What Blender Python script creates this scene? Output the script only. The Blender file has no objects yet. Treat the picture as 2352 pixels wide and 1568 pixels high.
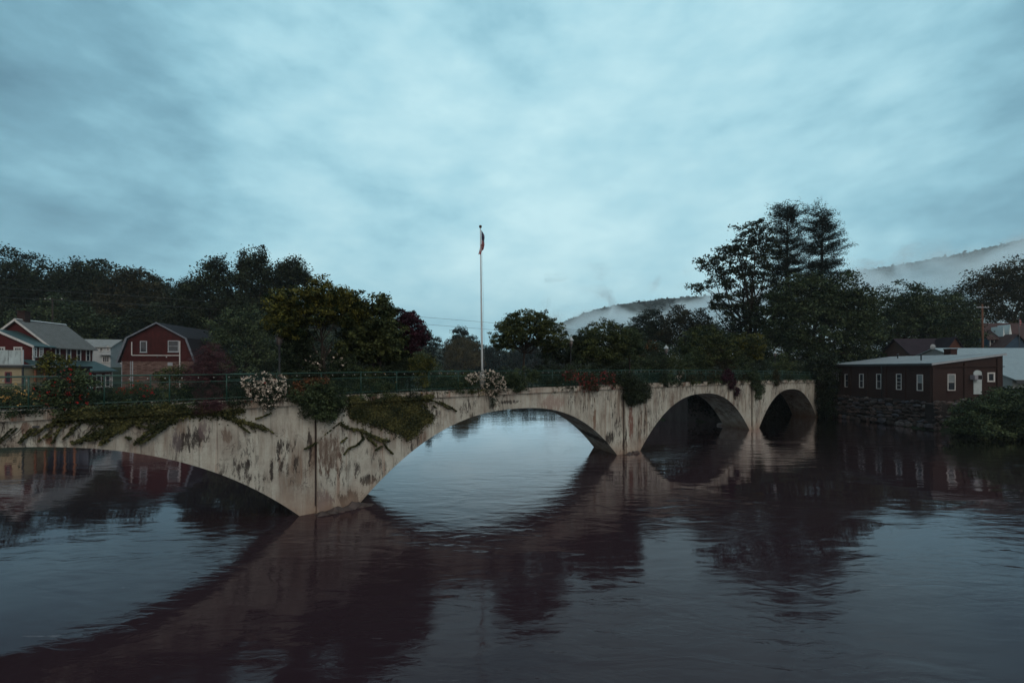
import bpy, math, random
import numpy as np
from mathutils import Vector, Matrix
R = math.radians
SC = bpy.context.scene
COL = SC.collection
rng = np.random.default_rng(11)
random.seed(5)
F, CX, HY, CH = 1045.3, 1176.0, 848.0, 7.0

# ------------------------------------------------------------------ camera
cam = bpy.data.cameras.new("camera"); camo = bpy.data.objects.new("camera", cam); COL.objects.link(camo)
cam.lens = 16.0; cam.sensor_width = 36.0; cam.shift_y = 0.0272
cam.clip_start = 0.1; cam.clip_end = 6000
camo.location = (0, 0, CH); camo.rotation_euler = (R(90), 0, 0)
SC.camera = camo
SC.view_settings.view_transform = 'Standard'; SC.view_settings.look = 'None'
SC.view_settings.exposure = 0.0; SC.view_settings.gamma = 1.0
SC.cycles.max_bounces = 14; SC.cycles.diffuse_bounces = 2; SC.cycles.glossy_bounces = 3
SC.cycles.transparent_max_bounces = 4; SC.cycles.volume_bounces = 12
SC.cycles.use_denoising = True
SC.cycles.sample_clamp_indirect = 4.0

# ------------------------------------------------------------------ node helper
class NT:
    def __init__(s, tree): s.t = tree; s.n = tree.nodes; s.l = tree.links
    def add(s, typ, **kw):
        n = s.n.new(typ)
        for k, v in kw.items():
            if k.startswith('_'): setattr(n, k[1:], v)
        return n
    def link(s, a, b): s.l.new(a, b)
    def val(s, sock, v):
        if isinstance(v, bpy.types.NodeSocket): s.l.new(v, sock)
        elif v is not None: sock.default_value = v
    def math(s, op, a, b=None, c=None, clamp=False):
        n = s.n.new('ShaderNodeMath'); n.operation = op; n.use_clamp = clamp
        s.val(n.inputs[0], a)
        if b is not None: s.val(n.inputs[1], b)
        if c is not None: s.val(n.inputs[2], c)
        return n.outputs[0]
    def vmath(s, op, a, b=None):
        n = s.n.new('ShaderNodeVectorMath'); n.operation = op
        s.val(n.inputs[0], a)
        if b is not None: s.val(n.inputs[1], b)
        return n.outputs[0]
    def noise(s, vec, scale, detail=4, rough=0.55, dist=0.0, out=0):
        n = s.n.new('ShaderNodeTexNoise'); s.val(n.inputs['Vector'], vec)
        n.inputs['Scale'].default_value = scale; n.inputs['Detail'].default_value = detail
        n.inputs['Roughness'].default_value = rough; n.inputs['Distortion'].default_value = dist
        return n.outputs[out]
    def mapping(s, vec, scale=(1, 1, 1), loc=(0, 0, 0), rot=(0, 0, 0)):
        n = s.n.new('ShaderNodeMapping'); s.val(n.inputs['Vector'], vec)
        n.inputs['Scale'].default_value = scale; n.inputs['Location'].default_value = loc
        n.inputs['Rotation'].default_value = rot
        return n.outputs[0]
    def ramp(s, fac, stops, interp='LINEAR'):
        n = s.n.new('ShaderNodeValToRGB'); cr = n.color_ramp; cr.interpolation = interp
        while len(cr.elements) < len(stops): cr.elements.new(0.5)
        for e, (p, c) in zip(cr.elements, stops):
            e.position = p
            e.color = (c, c, c, 1) if isinstance(c, (int, float)) else (c[0], c[1], c[2], 1)
        s.val(n.inputs[0], fac)
        return n.outputs[0]
    def mix(s, fac, a, b, mode='MIX'):
        n = s.n.new('ShaderNodeMix'); n.data_type = 'RGBA'; n.blend_type = mode
        s.val(n.inputs[0], fac)
        for sock, v in ((n.inputs[6], a), (n.inputs[7], b)):
            if isinstance(v, tuple): v = (v[0], v[1], v[2], 1)
            s.val(sock, v)
        return n.outputs[2]
    def bump(s, h, strength=0.5, dist=0.02, normal=None):
        n = s.n.new('ShaderNodeBump'); s.val(n.inputs['Height'], h)
        s.val(n.inputs['Strength'], strength); n.inputs['Distance'].default_value = dist
        if normal is not None: s.val(n.inputs['Normal'], normal)
        return n.outputs[0]

# ------------------------------------------------------------------ world: overcast dusk sky
SUN_EL, SUN_AZ = 38.0, 148.0         # azimuth clockwise from +Y: behind the camera, to the right
W = bpy.data.worlds.new("World"); SC.world = W; W.use_nodes = True
w = NT(W.node_tree); w.n.clear()
out = w.add('ShaderNodeOutputWorld')
sky = w.add('ShaderNodeTexSky', _sky_type='NISHITA', _sun_disc=False)
sky.sun_elevation = R(SUN_EL); sky.sun_rotation = R(SUN_AZ)
bg1 = w.add('ShaderNodeBackground'); bg1.inputs[1].default_value = 0.05; w.link(sky.outputs[0], bg1.inputs[0])
tc = w.add('ShaderNodeTexCoord'); D = tc.outputs['Generated']
sx = w.add('ShaderNodeSeparateXYZ'); w.link(D, sx.inputs[0])
zc = w.math('MAXIMUM', sx.outputs[2], 0.0)
den = w.math('ADD', zc, 0.22)
cmb = w.add('ShaderNodeCombineXYZ')
w.link(w.math('DIVIDE', sx.outputs[0], den), cmb.inputs[0]); w.link(w.math('DIVIDE', sx.outputs[1], den), cmb.inputs[1])
pv = cmb.outputs[0]
n1 = w.noise(w.mapping(D, (1.7, 1.7, 3.2), (3.1, 1.7, 0.6), (0, R(4), 0)), 1.3, 6, 0.5, 0.0)
n2 = w.noise(w.mapping(D, (2.6, 2.6, 5.6), (7.3, 2.2, 1.4), (0, R(-5), 0)), 2.2, 8, 0.56, 0.0)
cl = w.math('ADD', w.math('MULTIPLY', n1, 0.55), w.math('MULTIPLY', n2, 0.45))
# large scale: brighter ahead and high, dimmer low at the sides
dotn = w.add('ShaderNodeVectorMath', _operation='DOT_PRODUCT'); w.link(D, dotn.inputs[0]); dotn.inputs[1].default_value = Vector((0.10, 0.88, 0.42)).normalized()
glow = w.math('MULTIPLY', w.math('SUBTRACT', dotn.outputs['Value'], 0.74), 0.72)
cl = w.math('ADD', cl, glow)
ccol = w.ramp(cl, [(0.30, (0.115, 0.245, 0.325)), (0.43, (0.180, 0.370, 0.465)), (0.52, (0.260, 0.500, 0.600)), (0.61, (0.360, 0.620, 0.710)), (0.78, (0.52, 0.765, 0.82))])
# warm glow added to the unseen sky behind the camera, to light the bridge face
back = w.math('MULTIPLY', w.math('SUBTRACT', 0.0, sx.outputs[1]), 1.3, clamp=True)
ccol = w.mix(back, ccol, (0.60, 0.55, 0.50))
bg2 = w.add('ShaderNodeBackground'); w.link(ccol, bg2.inputs[0]); bg2.inputs[1].default_value = 1.22
ms = w.add('ShaderNodeMixShader'); ms.inputs[0].default_value = 0.94
w.link(bg1.outputs[0], ms.inputs[1]); w.link(bg2.outputs[0], ms.inputs[2]); w.link(ms.outputs[0], out.inputs[0])

sl = bpy.data.lights.new("sun", 'SUN'); so = bpy.data.objects.new("sun", sl); COL.objects.link(so)
sl.energy = 0.75; sl.angle = R(25); sl.color = (1.0, 0.925, 0.86)
el, az = R(SUN_EL), R(SUN_AZ)
sd = Vector((math.sin(az) * math.cos(el), math.cos(az) * math.cos(el), math.sin(el)))
so.rotation_euler = sd.to_track_quat('Z', 'Y').to_euler(); so.location = (0, -20, 60)

# ------------------------------------------------------------------ geometry helpers
def WP(x, y, Y):                     # photo position at a given distance -> point in the place
    return np.array([(x - CX) / F * Y, Y, CH - (y - HY) / F * Y])

BP = np.array([-9.1605, 22.5836]); BD = np.array([0.77154, 0.63618]); BN = np.array([-0.63618, 0.77154])   # bridge origin, along, back
ANG = math.atan2(BD[1], BD[0])
def deck_pos(x, off):                # where the ray of photo column x crosses the plane `off` m behind the bridge face
    r = np.array([(x - CX) / F, 1.0]); p0 = BP + BN * off
    t = np.dot(p0, BN) / np.dot(r, BN)
    return r * t
def face_sz(x, y, off=0.0):
    p = deck_pos(x, off); s = np.dot(p - BP, BD)
    return float(s), float(CH - (y - HY) / F * p[1])
CS = [-60, -30, -11, -4, 1, 6, 17, 28, 40, 58, 66, 90]; CZ = [5.3, 5.45, 5.56, 5.62, 5.68, 5.72, 5.74, 5.78, 5.73, 5.58, 5.48, 5.4]
def coping_z(s): return float(np.interp(s, CS, CZ))

def tag(o, label=None, cat=None, group=None, kind=None):
    if label: o['label'] = label
    if cat: o['category'] = cat
    if group: o['group'] = group
    if kind: o['kind'] = kind
    return o
def thing(name, label, cat, loc=(0, 0, 0), rz=0.0, group=None):
    o = bpy.data.objects.new(name, None); COL.objects.link(o)
    o.location = loc; o.rotation_euler = (0, 0, rz); o.empty_display_size = 0.3
    return tag(o, label, cat, group)
def link_mesh(name, me, parent=None):
    o = bpy.data.objects.new(name, me); COL.objects.link(o)
    if parent is not None: o.parent = parent
    return o

class MB:
    def __init__(s): s.v = []; s.f = []; s.mi = []; s.sm = []
    def face(s, pts, m=0, smooth=False):
        b = len(s.v); s.v += [tuple(map(float, p)) for p in pts]; s.f.append(list(range(b, b + len(pts)))); s.mi.append(m); s.sm.append(smooth)
        return s
    def box(s, x0, x1, y0, y1, z0, z1, m=0, M=None):
        P = [(x0, y0, z0), (x1, y0, z0), (x1, y1, z0), (x0, y1, z0), (x0, y0, z1), (x1, y0, z1), (x1, y1, z1), (x0, y1, z1)]
        if M is not None: P = [tuple(M @ Vector(p)) for p in P]
        b = len(s.v); s.v += P
        for q in ((0, 3, 2, 1), (4, 5, 6, 7), (0, 1, 5, 4), (1, 2, 6, 5), (2, 3, 7, 6), (3, 0, 4, 7)):
            s.f.append([b + i for i in q]); s.mi.append(m); s.sm.append(False)
        return s
    def tube(s, pts, rad, n=6, m=0, cap=True):
        pts = [Vector(p) for p in pts]
        if not hasattr(rad, '__len__'): rad = [rad] * len(pts)
        b = len(s.v); prev = None
        for i, p in enumerate(pts):
            d = (pts[min(i + 1, len(pts) - 1)] - pts[max(i - 1, 0)])
            if d.length < 1e-9: d = Vector((0, 0, 1))
            d.normalize()
            a = prev if prev is not None else (Vector((1, 0, 0)) if abs(d.x) < 0.8 else Vector((0, 1, 0)))
            u = (a - d * a.dot(d)); u.normalize(); prev = u; v_ = d.cross(u)
            for k in range(n):
                t = 2 * math.pi * k / n
                s.v.append(tuple(p + (u * math.cos(t) + v_ * math.sin(t)) * rad[i]))
        for i in range(len(pts) - 1):
            for k in range(n):
                a0 = b + i * n + k; a1 = b + i * n + (k + 1) % n
                s.f.append([a0, a1, a1 + n, a0 + n]); s.mi.append(m); s.sm.append(True)
        if cap:
            s.f.append([b + k for k in range(n)][::-1]); s.mi.append(m); s.sm.append(False)
            e = b + (len(pts) - 1) * n; s.f.append([e + k for k in range(n)]); s.mi.append(m); s.sm.append(False)
        return s
    def lathe(s, prof, n=12, m=0, o=(0, 0, 0), smooth=True, phase=0.0):
        b = len(s.v)
        for r, z in prof:
            for k in range(n):
                t = 2 * math.pi * k / n + phase; s.v.append((o[0] + r * math.cos(t), o[1] + r * math.sin(t), o[2] + z))
        for i in range(len(prof) - 1):
            for k in range(n):
                a0 = b + i * n + k; a1 = b + i * n + (k + 1) % n
                s.f.append([a0, a1, a1 + n, a0 + n]); s.mi.append(m); s.sm.append(smooth)
        s.f.append([b + k for k in range(n)][::-1]); s.mi.append(m); s.sm.append(False)
        e = b + (len(prof) - 1) * n; s.f.append([e + k for k in range(n)]); s.mi.append(m); s.sm.append(False)
        return s
    def prism(s, poly, y0, y1, m=0, sk=0.0, caps=True):       # poly in (x,z), extruded y0..y1, sheared sk metres along x
        n = len(poly); b = len(s.v)
        for (x, z) in poly: s.v.append((x, y0, z))
        for (x, z) in poly: s.v.append((x + sk, y1, z))
        for i in range(n):
            j = (i + 1) % n; s.f.append([b + i, b + j, b + n + j, b + n + i]); s.mi.append(m); s.sm.append(False)
        if caps:
            s.f.append([b + i for i in range(n)][::-1]); s.mi.append(m); s.sm.append(False)
            s.f.append([b + n + i for i in range(n)]); s.mi.append(m); s.sm.append(False)
        return s
    def build(s, name, mats, parent=None, fix=True):
        me = bpy.data.meshes.new(name); me.from_pydata(s.v, [], s.f)
        if not isinstance(mats, (list, tuple)): mats = [mats]
        for m in mats: me.materials.append(m)
        me.polygons.foreach_set('material_index', s.mi); me.polygons.foreach_set('use_smooth', s.sm)
        me.update()
        if fix:
            import bmesh
            bm = bmesh.new(); bm.from_mesh(me); bmesh.ops.recalc_face_normals(bm, faces=bm.faces); bm.to_mesh(me); bm.free()
        return link_mesh(name, me, parent)

# ------------------------------------------------------------------ materials
MATS = {}
def mat(name, col, rough=0.7, var=0.25, scale=3.0, bump=0.0, metal=0.0, spec=0.3, stretch=(1, 1, 1), dirt=None, coord='Object'):
    if name in MATS: return MATS[name]
    m = bpy.data.materials.new(name); m.use_nodes = True; t = NT(m.node_tree)
    p = t.n['Principled BSDF']; tcn = t.add('ShaderNodeTexCoord')
    v = t.mapping(tcn.outputs[coord], stretch)
    nz = t.noise(v, scale, 6, 0.6)
    a = tuple(c * (1 - var) for c in col); b = tuple(min(1, c * (1 + var)) for c in col)
    c = t.ramp(nz, [(0.3, a), (0.7, b)])
    if dirt:
        dn = t.noise(t.mapping(tcn.outputs[coord], (2.2, 2.2, 0.5)), 1.6, 6, 0.65)
        c = t.mix(t.ramp(dn, [(0.5, 0.0), (0.72, 0.85)]), c, dirt)
    t.link(c, p.inputs['Base Color'])
    p.inputs['Roughness'].default_value = rough; p.inputs['Metallic'].default_value = metal
    p.inputs['Specular IOR Level'].default_value = spec
    if bump: t.link(t.bump(t.noise(v, scale * 5, 4, 0.6), bump, 0.02), p.inputs['Normal'])
    MATS[name] = m; return m

def brick_mat(name, c1, c2, mortar, bw=0.22, bh=0.075, scale=1.0, rough=0.9, blot=None, ms_=0.012):
    if name in MATS: return MATS[name]
    m = bpy.data.materials.new(name); m.use_nodes = True; t = NT(m.node_tree); p = t.n['Principled BSDF']
    tcn = t.add('ShaderNodeTexCoord'); s_ = t.add('ShaderNodeSeparateXYZ'); t.link(tcn.outputs['Object'], s_.inputs[0])
    cb = t.add('ShaderNodeCombineXYZ'); t.link(t.math('ADD', s_.outputs[0], s_.outputs[1]), cb.inputs[0]); t.link(s_.outputs[2], cb.inputs[1])
    b = t.add('ShaderNodeTexBrick'); t.link(cb.outputs[0], b.inputs['Vector'])
    b.inputs['Color1'].default_value = (*c1, 1); b.inputs['Color2'].default_value = (*c2, 1); b.inputs['Mortar'].default_value = (*mortar, 1)
    b.inputs['Scale'].default_value = scale; b.inputs['Brick Width'].default_value = bw; b.inputs['Row Height'].default_value = bh
    b.inputs['Mortar Size'].default_value = ms_; b.inputs['Mortar Smooth'].default_value = 0.3; b.inputs['Bias'].default_value = -0.1
    nz = t.noise(t.mapping(tcn.outputs['Object'], (1, 1, 0.6)), 0.9, 6, 0.65)
    c = t.mix(t.ramp(nz, [(0.3, 0.0), (0.7, 0.6)]), b.outputs[0], blot or tuple(x * 0.45 for x in c1))
    t.link(c, p.inputs['Base Color']); p.inputs['Roughness'].default_value = rough; p.inputs['Specular IOR Level'].default_value = 0.15
    t.link(t.bump(b.outputs['Fac'], -0.5, 0.01), p.inputs['Normal'])
    MATS[name] = m; return m

def siding_mat(name, col, pitch=0.16, vertical=False, var=0.2, rough=0.75, dark=0.55):
    if name in MATS: return MATS[name]
    m = bpy.data.materials.new(name); m.use_nodes = True; t = NT(m.node_tree); p = t.n['Principled BSDF']
    tcn = t.add('ShaderNodeTexCoord'); s_ = t.add('ShaderNodeSeparateXYZ'); t.link(tcn.outputs['Object'], s_.inputs[0])
    src = t.math('ADD', s_.outputs[0], s_.outputs[1]) if vertical else s_.outputs[2]
    fr = t.math('FRACT', t.math('DIVIDE', src, pitch))
    nz = t.noise(t.mapping(tcn.outputs['Object'], (1, 1, 0.35) if vertical else (0.5, 0.5, 1.5)), 1.7, 6, 0.65)
    base = t.ramp(nz, [(0.3, tuple(c * (1 - var) for c in col)), (0.7, tuple(c * (1 + var) for c in col))])
    c = t.mix(t.ramp(fr, [(0.0, 1.0), (0.10, 0.0)]), base, tuple(x * dark for x in col))
    t.link(c, p.inputs['Base Color']); p.inputs['Roughness'].default_value = rough; p.inputs['Specular IOR Level'].default_value = 0.2
    t.link(t.bump(fr, 0.6, 0.02), p.inputs['Normal'])
    MATS[name] = m; return m

def leaf_mat(name, lo, hi, rough=0.7, spec=0.12):
    if name in MATS: return MATS[name]
    m = bpy.data.materials.new(name); m.use_nodes = True; t = NT(m.node_tree); p = t.n['Principled BSDF']
    at = t.add('ShaderNodeAttribute'); at.attribute_name = 'tint'
    c = t.ramp(at.outputs['Fac'], [(0.0, lo), (0.55, tuple(a * 0.68 + b * 0.32 for a, b in zip(lo, hi))), (1.0, hi)])
    t.link(c, p.inputs['Base Color']); p.inputs['Roughness'].default_value = rough; p.inputs['Specular IOR Level'].default_value = spec
    MATS[name] = m; return m

def glass_mat(name, col=(0.012, 0.016, 0.022), rough=0.08):
    if name in MATS: return MATS[name]
    m = bpy.data.materials.new(name); m.use_nodes = True; t = NT(m.node_tree); p = t.n['Principled BSDF']
    tcn = t.add('ShaderNodeTexCoord')
    c = t.ramp(t.noise(tcn.outputs['Object'], 1.3, 3), [(0.35, col), (0.7, tuple(x * 2.2 for x in col))])
    t.link(c, p.inputs['Base Color']); p.inputs['Roughness'].default_value = rough; p.inputs['Specular IOR Level'].default_value = 0.6
    MATS[name] = m; return m

# weathered concrete, in bridge coordinates (x along, z up)
DK_, BR_, OR_ = (0.022, 0.017, 0.016), (0.12, 0.082, 0.062), (0.14, 0.072, 0.042)
STAINS = [(441, 1008, 26, 30, DK_, 0.9), (405, 1010, 8, 30, (0.12, 0.10, 0.10), 0.7), (468, 985, 8, 30, (0.13, 0.10, 0.10), 0.7), (645, 1030, 7, 24, DK_, 0.9), (625, 1082, 4, 34, DK_, 0.9), (711, 1030, 5, 42, DK_, 0.85), (680, 1060, 4, 24, DK_, 0.8),
          (755, 1040, 24, 50, BR_, 0.75), (800, 1148, 18, 24, DK_, 0.75), (820, 1078, 5, 22, DK_, 0.85), (846, 1102, 14, 14, DK_, 0.85), (567, 1068, 8, 16, DK_, 0.85), (742, 1150, 16, 30, (0.13, 0.10, 0.105), 0.75), (520, 1000, 8, 20, BR_, 0.7),
          (1401, 1008, 14, 18, DK_, 0.9), (1446, 970, 9, 46, (0.14, 0.055, 0.04), 0.85), (1434, 1020, 3, 40, DK_, 0.9), (1270, 925, 30, 22, (0.26, 0.19, 0.16), 0.75), (1170, 923, 26, 5, DK_, 0.8), (1366, 962, 4, 40, OR_, 0.8), (60, 985, 7, 20, (0.13, 0.07, 0.05), 0.8), (108, 1012, 10, 12, OR_, 0.8),
          (1595, 955, 5, 30, BR_, 0.7), (1690, 912, 8, 7, DK_, 0.9), (1545, 930, 6, 40, BR_, 0.7)]
def concrete_mat(name, tone=1.0, rust=0.5, warm=0.0, spots=False):
    m = bpy.data.materials.new(name); m.use_nodes = True; t = NT(m.node_tree); p = t.n['Principled BSDF']
    tcn = t.add('ShaderNodeTexCoord'); O = tcn.outputs['Object']
    big = t.noise(t.mapping(O, (0.55, 0.55, 0.4)), 1.0, 6, 0.6)
    base = t.ramp(big, [(0.25, (0.26 * tone, 0.235 * tone, 0.20 * tone)), (0.5, (0.44 * tone, 0.435 * tone, 0.375 * tone)), (0.75, (0.58 * tone, 0.575 * tone, 0.49 * tone))])
    # form-board lines
    s_ = t.add('ShaderNodeSeparateXYZ'); t.link(O, s_.inputs[0])
    zz = t.math('ADD', s_.outputs[2], t.math('MULTIPLY', t.noise(O, 0.6, 2), 0.05))
    fr = t.math('FRACT', t.math('DIVIDE', zz, 0.31))
    ln = t.ramp(fr, [(0.0, 1.0), (0.05, 0.0)])
    base = t.mix(t.math('MULTIPLY', ln, 0.22), base, (0.16 * tone, 0.13 * tone, 0.11 * tone))
    fine = t.noise(t.mapping(O, (1, 1, 1)), 9.0, 6, 0.7)
    base = t.mix(t.ramp(fine, [(0.35, 0.22), (0.6, 0.0)]), base, (0.12, 0.10, 0.085))
    # run-down streaks: brown
    st = t.noise(t.mapping(O, (1.5, 1.5, 0.20), (4, 0, 0)), 1.1, 8, 0.68, 0.1)
    m1 = t.math('MULTIPLY', t.ramp(st, [(0.44, 0.0), (0.60, 1.0)]), t.ramp(t.noise(t.mapping(O, (0.35, 0.35, 0.35), (9, 2, 1)), 1.0, 3), [(0.38, 0.12), (0.58, 1.0)]))
    base = t.mix(t.math('MULTIPLY', m1, 0.45 + rust * 0.6), base, (0.120, 0.070, 0.045))
    # rust runs
    st2 = t.noise(t.mapping(O, (5.5, 5.5, 0.22), (1, 7, 3)), 1.0, 5, 0.6)
    m2 = t.ramp(st2, [(0.55, 0.0), (0.66, 1.0)])
    base = t.mix(t.math('MULTIPLY', t.math('MULTIPLY', m2, t.ramp(t.noise(t.mapping(O, (0.4, 0.4, 0.3), (5, 5, 5)), 1.0, 3), [(0.42, 0.1), (0.6, 1.0)])), 0.3 + rust * 0.5), base, (0.19, 0.075, 0.035))
    # black mould blotches, elongated, clustered
    bl = t.noise(t.mapping(O, (3.8, 3.8, 0.9), (2, 3, 8)), 1.6, 9, 0.8, 0.0)
    cl_ = t.noise(t.mapping(O, (0.5, 0.5, 0.28), (11, 1, 5)), 1.0, 3, 0.5)
    m3 = t.math('MULTIPLY', t.ramp(bl, [(0.515, 0.0), (0.565, 1.0)]), t.ramp(cl_, [(0.47, 0.0), (0.57, 1.0)]))
    base = t.mix(t.math('MULTIPLY', m3, 0.88), base, (0.028, 0.020, 0.018))
    # hairline cracks
    vo = t.add('ShaderNodeTexVoronoi', _feature='DISTANCE_TO_EDGE'); t.link(t.vmath('ADD', t.mapping(O, (0.45, 0.45, 0.7)), t.noise(O, 1.3, 4, 0.6, out=1)), vo.inputs['Vector']); vo.inputs['Scale'].default_value = 0.8
    ck = t.math('MULTIPLY', t.ramp(vo.outputs['Distance'], [(0.0, 1.0), (0.012, 0.0)]), t.ramp(t.noise(O, 0.9, 3), [(0.45, 0.0), (0.55, 1.0)]))
    base = t.mix(t.math('MULTIPLY', ck, 0.6), base, (0.05, 0.035, 0.03))
    # thin dark vertical drips
    dr = t.noise(t.mapping(O, (9, 9, 0.3), (3, 5, 2)), 1.0, 4, 0.6)
    m4 = t.math('MULTIPLY', t.ramp(dr, [(0.56, 0.0), (0.64, 1.0)]), t.ramp(t.noise(O, 0.7, 3), [(0.42, 0.0), (0.58, 1.0)]))
    base = t.mix(t.math('MULTIPLY', m4, 0.5), base, (0.05, 0.035, 0.03))
    for (px, py, rx, ry, col_, k_) in (STAINS if spots else []):
        a_, z_ = face_sz(px, py); Y_ = deck_pos(px, 0)[1]; rs_ = rx * Y_ / F * 1.5; rz_ = ry * Y_ / F
        du = t.math('MULTIPLY', t.math('SUBTRACT', s_.outputs[0], a_), 1 / rs_); dv = t.math('MULTIPLY', t.math('SUBTRACT', s_.outputs[2], z_), 1 / rz_)
        dd_ = t.math('ADD', t.math('MULTIPLY', du, du), t.math('MULTIPLY', dv, dv))
        g_ = t.math('ADD', t.math('SUBTRACT', 1.15, dd_), t.math('MULTIPLY', t.math('SUBTRACT', bl, 0.5), 7.0))
        base = t.mix(t.math('MULTIPLY', t.ramp(g_, [(0.35, 0.0), (0.75, 1.0)]), k_), base, col_)
    # damp, silt-stained foot
    z1 = t.math('ADD', s_.outputs[2], t.math('MULTIPLY', t.noise(t.mapping(O, (1.4, 1.4, 0.5)), 1.0, 5), -1.6))
    ft = t.ramp(t.math('MULTIPLY_ADD', z1, 0.5, 0.5), [(0.05, 0.75), (0.75, 0.0)])
    base = t.mix(ft, base, (0.24, 0.165, 0.12))
    if warm: base = t.mix(warm, base, (0.22, 0.10, 0.065))
    t.link(base, p.inputs['Base Color']); p.inputs['Roughness'].default_value = 0.9; p.inputs['Specular IOR Level'].default_value = 0.12
    h = t.math('ADD', t.math('MULTIPLY', fine, 0.5), t.math('MULTIPLY', m3, -0.6))
    h = t.math('ADD', h, t.math('MULTIPLY', ln, -0.25))
    t.link(t.bump(h, 0.6, 0.02), p.inputs['Normal'])
    return m

M_CONC = concrete_mat("weathered_concrete", 0.94, 0.45, 0.0, True)
M_COPE = concrete_mat("coping_concrete", 1.05, 0.9, 0.12)
M_BARK = mat("bark", (0.03, 0.024, 0.02), 0.95, 0.4, 6, 0.4, stretch=(3, 3, 0.6))
M_WHITE = mat("white_paint", (0.50, 0.50, 0.49), 0.6, 0.1, 2, dirt=(0.35, 0.34, 0.32))
M_TRIM = mat("grey_trim", (0.30, 0.33, 0.36), 0.6, 0.12, 2)
M_GREEN = mat("green_rail_paint", (0.008, 0.048, 0.034), 0.45, 0.35, 5, spec=0.5)
M_DKMET = mat("dark_metal", (0.025, 0.03, 0.033), 0.45, 0.3, 6, spec=0.5)
M_GLASS = glass_mat("window_glass")
M_SOIL = mat("soil", (0.035, 0.025, 0.018), 0.95, 0.4, 4, 0.5)
M_GRASS = mat("grass_ground", (0.018, 0.026, 0.013), 0.95, 0.5, 0.35, 0.5, coord='Object')
M_BLACK = mat("black_recess", (0.008, 0.008, 0.010), 0.9, 0.3, 3)

# ------------------------------------------------------------------ the ground: one sheet with the river bed carved into it
RIVER = np.array([(-60, -400), (-50, -60), (-47.5, -9), (-56, 20), (-58.5, 50), (-55, 60), (-44, 74), (-36, 95), (-34, 140), (-34, 200), (-26, 236), (0, 240), (30, 240),
                  (45, 220), (44, 170), (26, 120), (15.5, 84), (17.5, 66), (24, 61.5), (29, 60.0), (33, 63.4), (40, 69.6), (45, 73.2), (47.2, 69.6), (47.4, 67), (48.2, 53), (52, 49), (56, 42), (62, 25), (64, -60), (66, -400)], float)
def sdist(px, py, poly):
    p = np.stack([px, py], -1); d = np.full(px.shape, 1e9); inside = np.zeros(px.shape, bool); n = len(poly)
    for i in range(n):
        a, b = poly[i], poly[(i + 1) % n]; e = b - a; w_ = p - a
        t = np.clip((w_ @ e) / (e @ e), 0, 1)[..., None]
        d = np.minimum(d, np.linalg.norm(w_ - t * e, axis=-1))
        c = ((a[1] <= py) & (b[1] > py)) | ((b[1] <= py) & (a[1] > py))
        xi = a[0] + (py - a[1]) / (b[1] - a[1] + 1e-12) * (b[0] - a[0])
        inside ^= c & (px < xi)
    return np.where(inside, -d, d)
def ground_h(x, y):
    x = np.asarray(x, float); y = np.asarray(y, float); d = sdist(x, y, RIVER)
    h = np.where(d < 0, -1.6, np.clip(d, 0, 2.0) / 2.0 * 3.3 - 0.1 + np.clip(d - 2, 0, 30) * 0.02)
    left = (x < 0) & (d > 0)
    st = np.clip((y - 76) / 8, 0, 1) * np.clip((d - 6) / 8, 0, 1)          # the street terrace behind the houses
    h = np.where(left, h + st * 3.6, h)
    hill = np.clip((y - 95) / 80, 0, 1) * np.clip((-x - 18 - 0.0 * y) / 60, 0, 1)
    h = h + hill * 20
    hr = np.clip((x - 60) / 80, 0, 1) * np.clip((y - 60) / 60, 0, 1)
    h = h + hr * 8
    far = np.clip((y - 260) / 500, 0, 1); h = h + np.where(d > 0, far * 6, 0)
    return h
ax = np.concatenate([[-2600, -1500, -800, -500, -350], np.arange(-250, 251, 3.0), [350, 500, 800, 1500, 2600]])
ay = np.concatenate([[-1500, -700, -300], np.arange(-130, 301, 3.0), [350, 450, 600, 900, 1500, 2600]])
gx, gy = np.meshgrid(ax, ay); gz = ground_h(gx, gy) + (rng.random(gx.shape) - 0.5) * 0.12
nx, ny = len(ax), len(ay)
me = bpy.data.meshes.new("ground")
q = (np.arange(ny - 1)[:, None] * nx + np.arange(nx - 1)[None, :]).ravel()
me.from_pydata(np.stack([gx, gy, gz], -1).reshape(-1, 3).tolist(), [], np.stack([q, q + 1, q + nx + 1, q + nx], -1).tolist())
me.materials.append(M_GRASS); me.polygons.foreach_set('use_smooth', [True] * len(me.polygons))
tag(link_mesh("ground", me), kind='structure')

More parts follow.
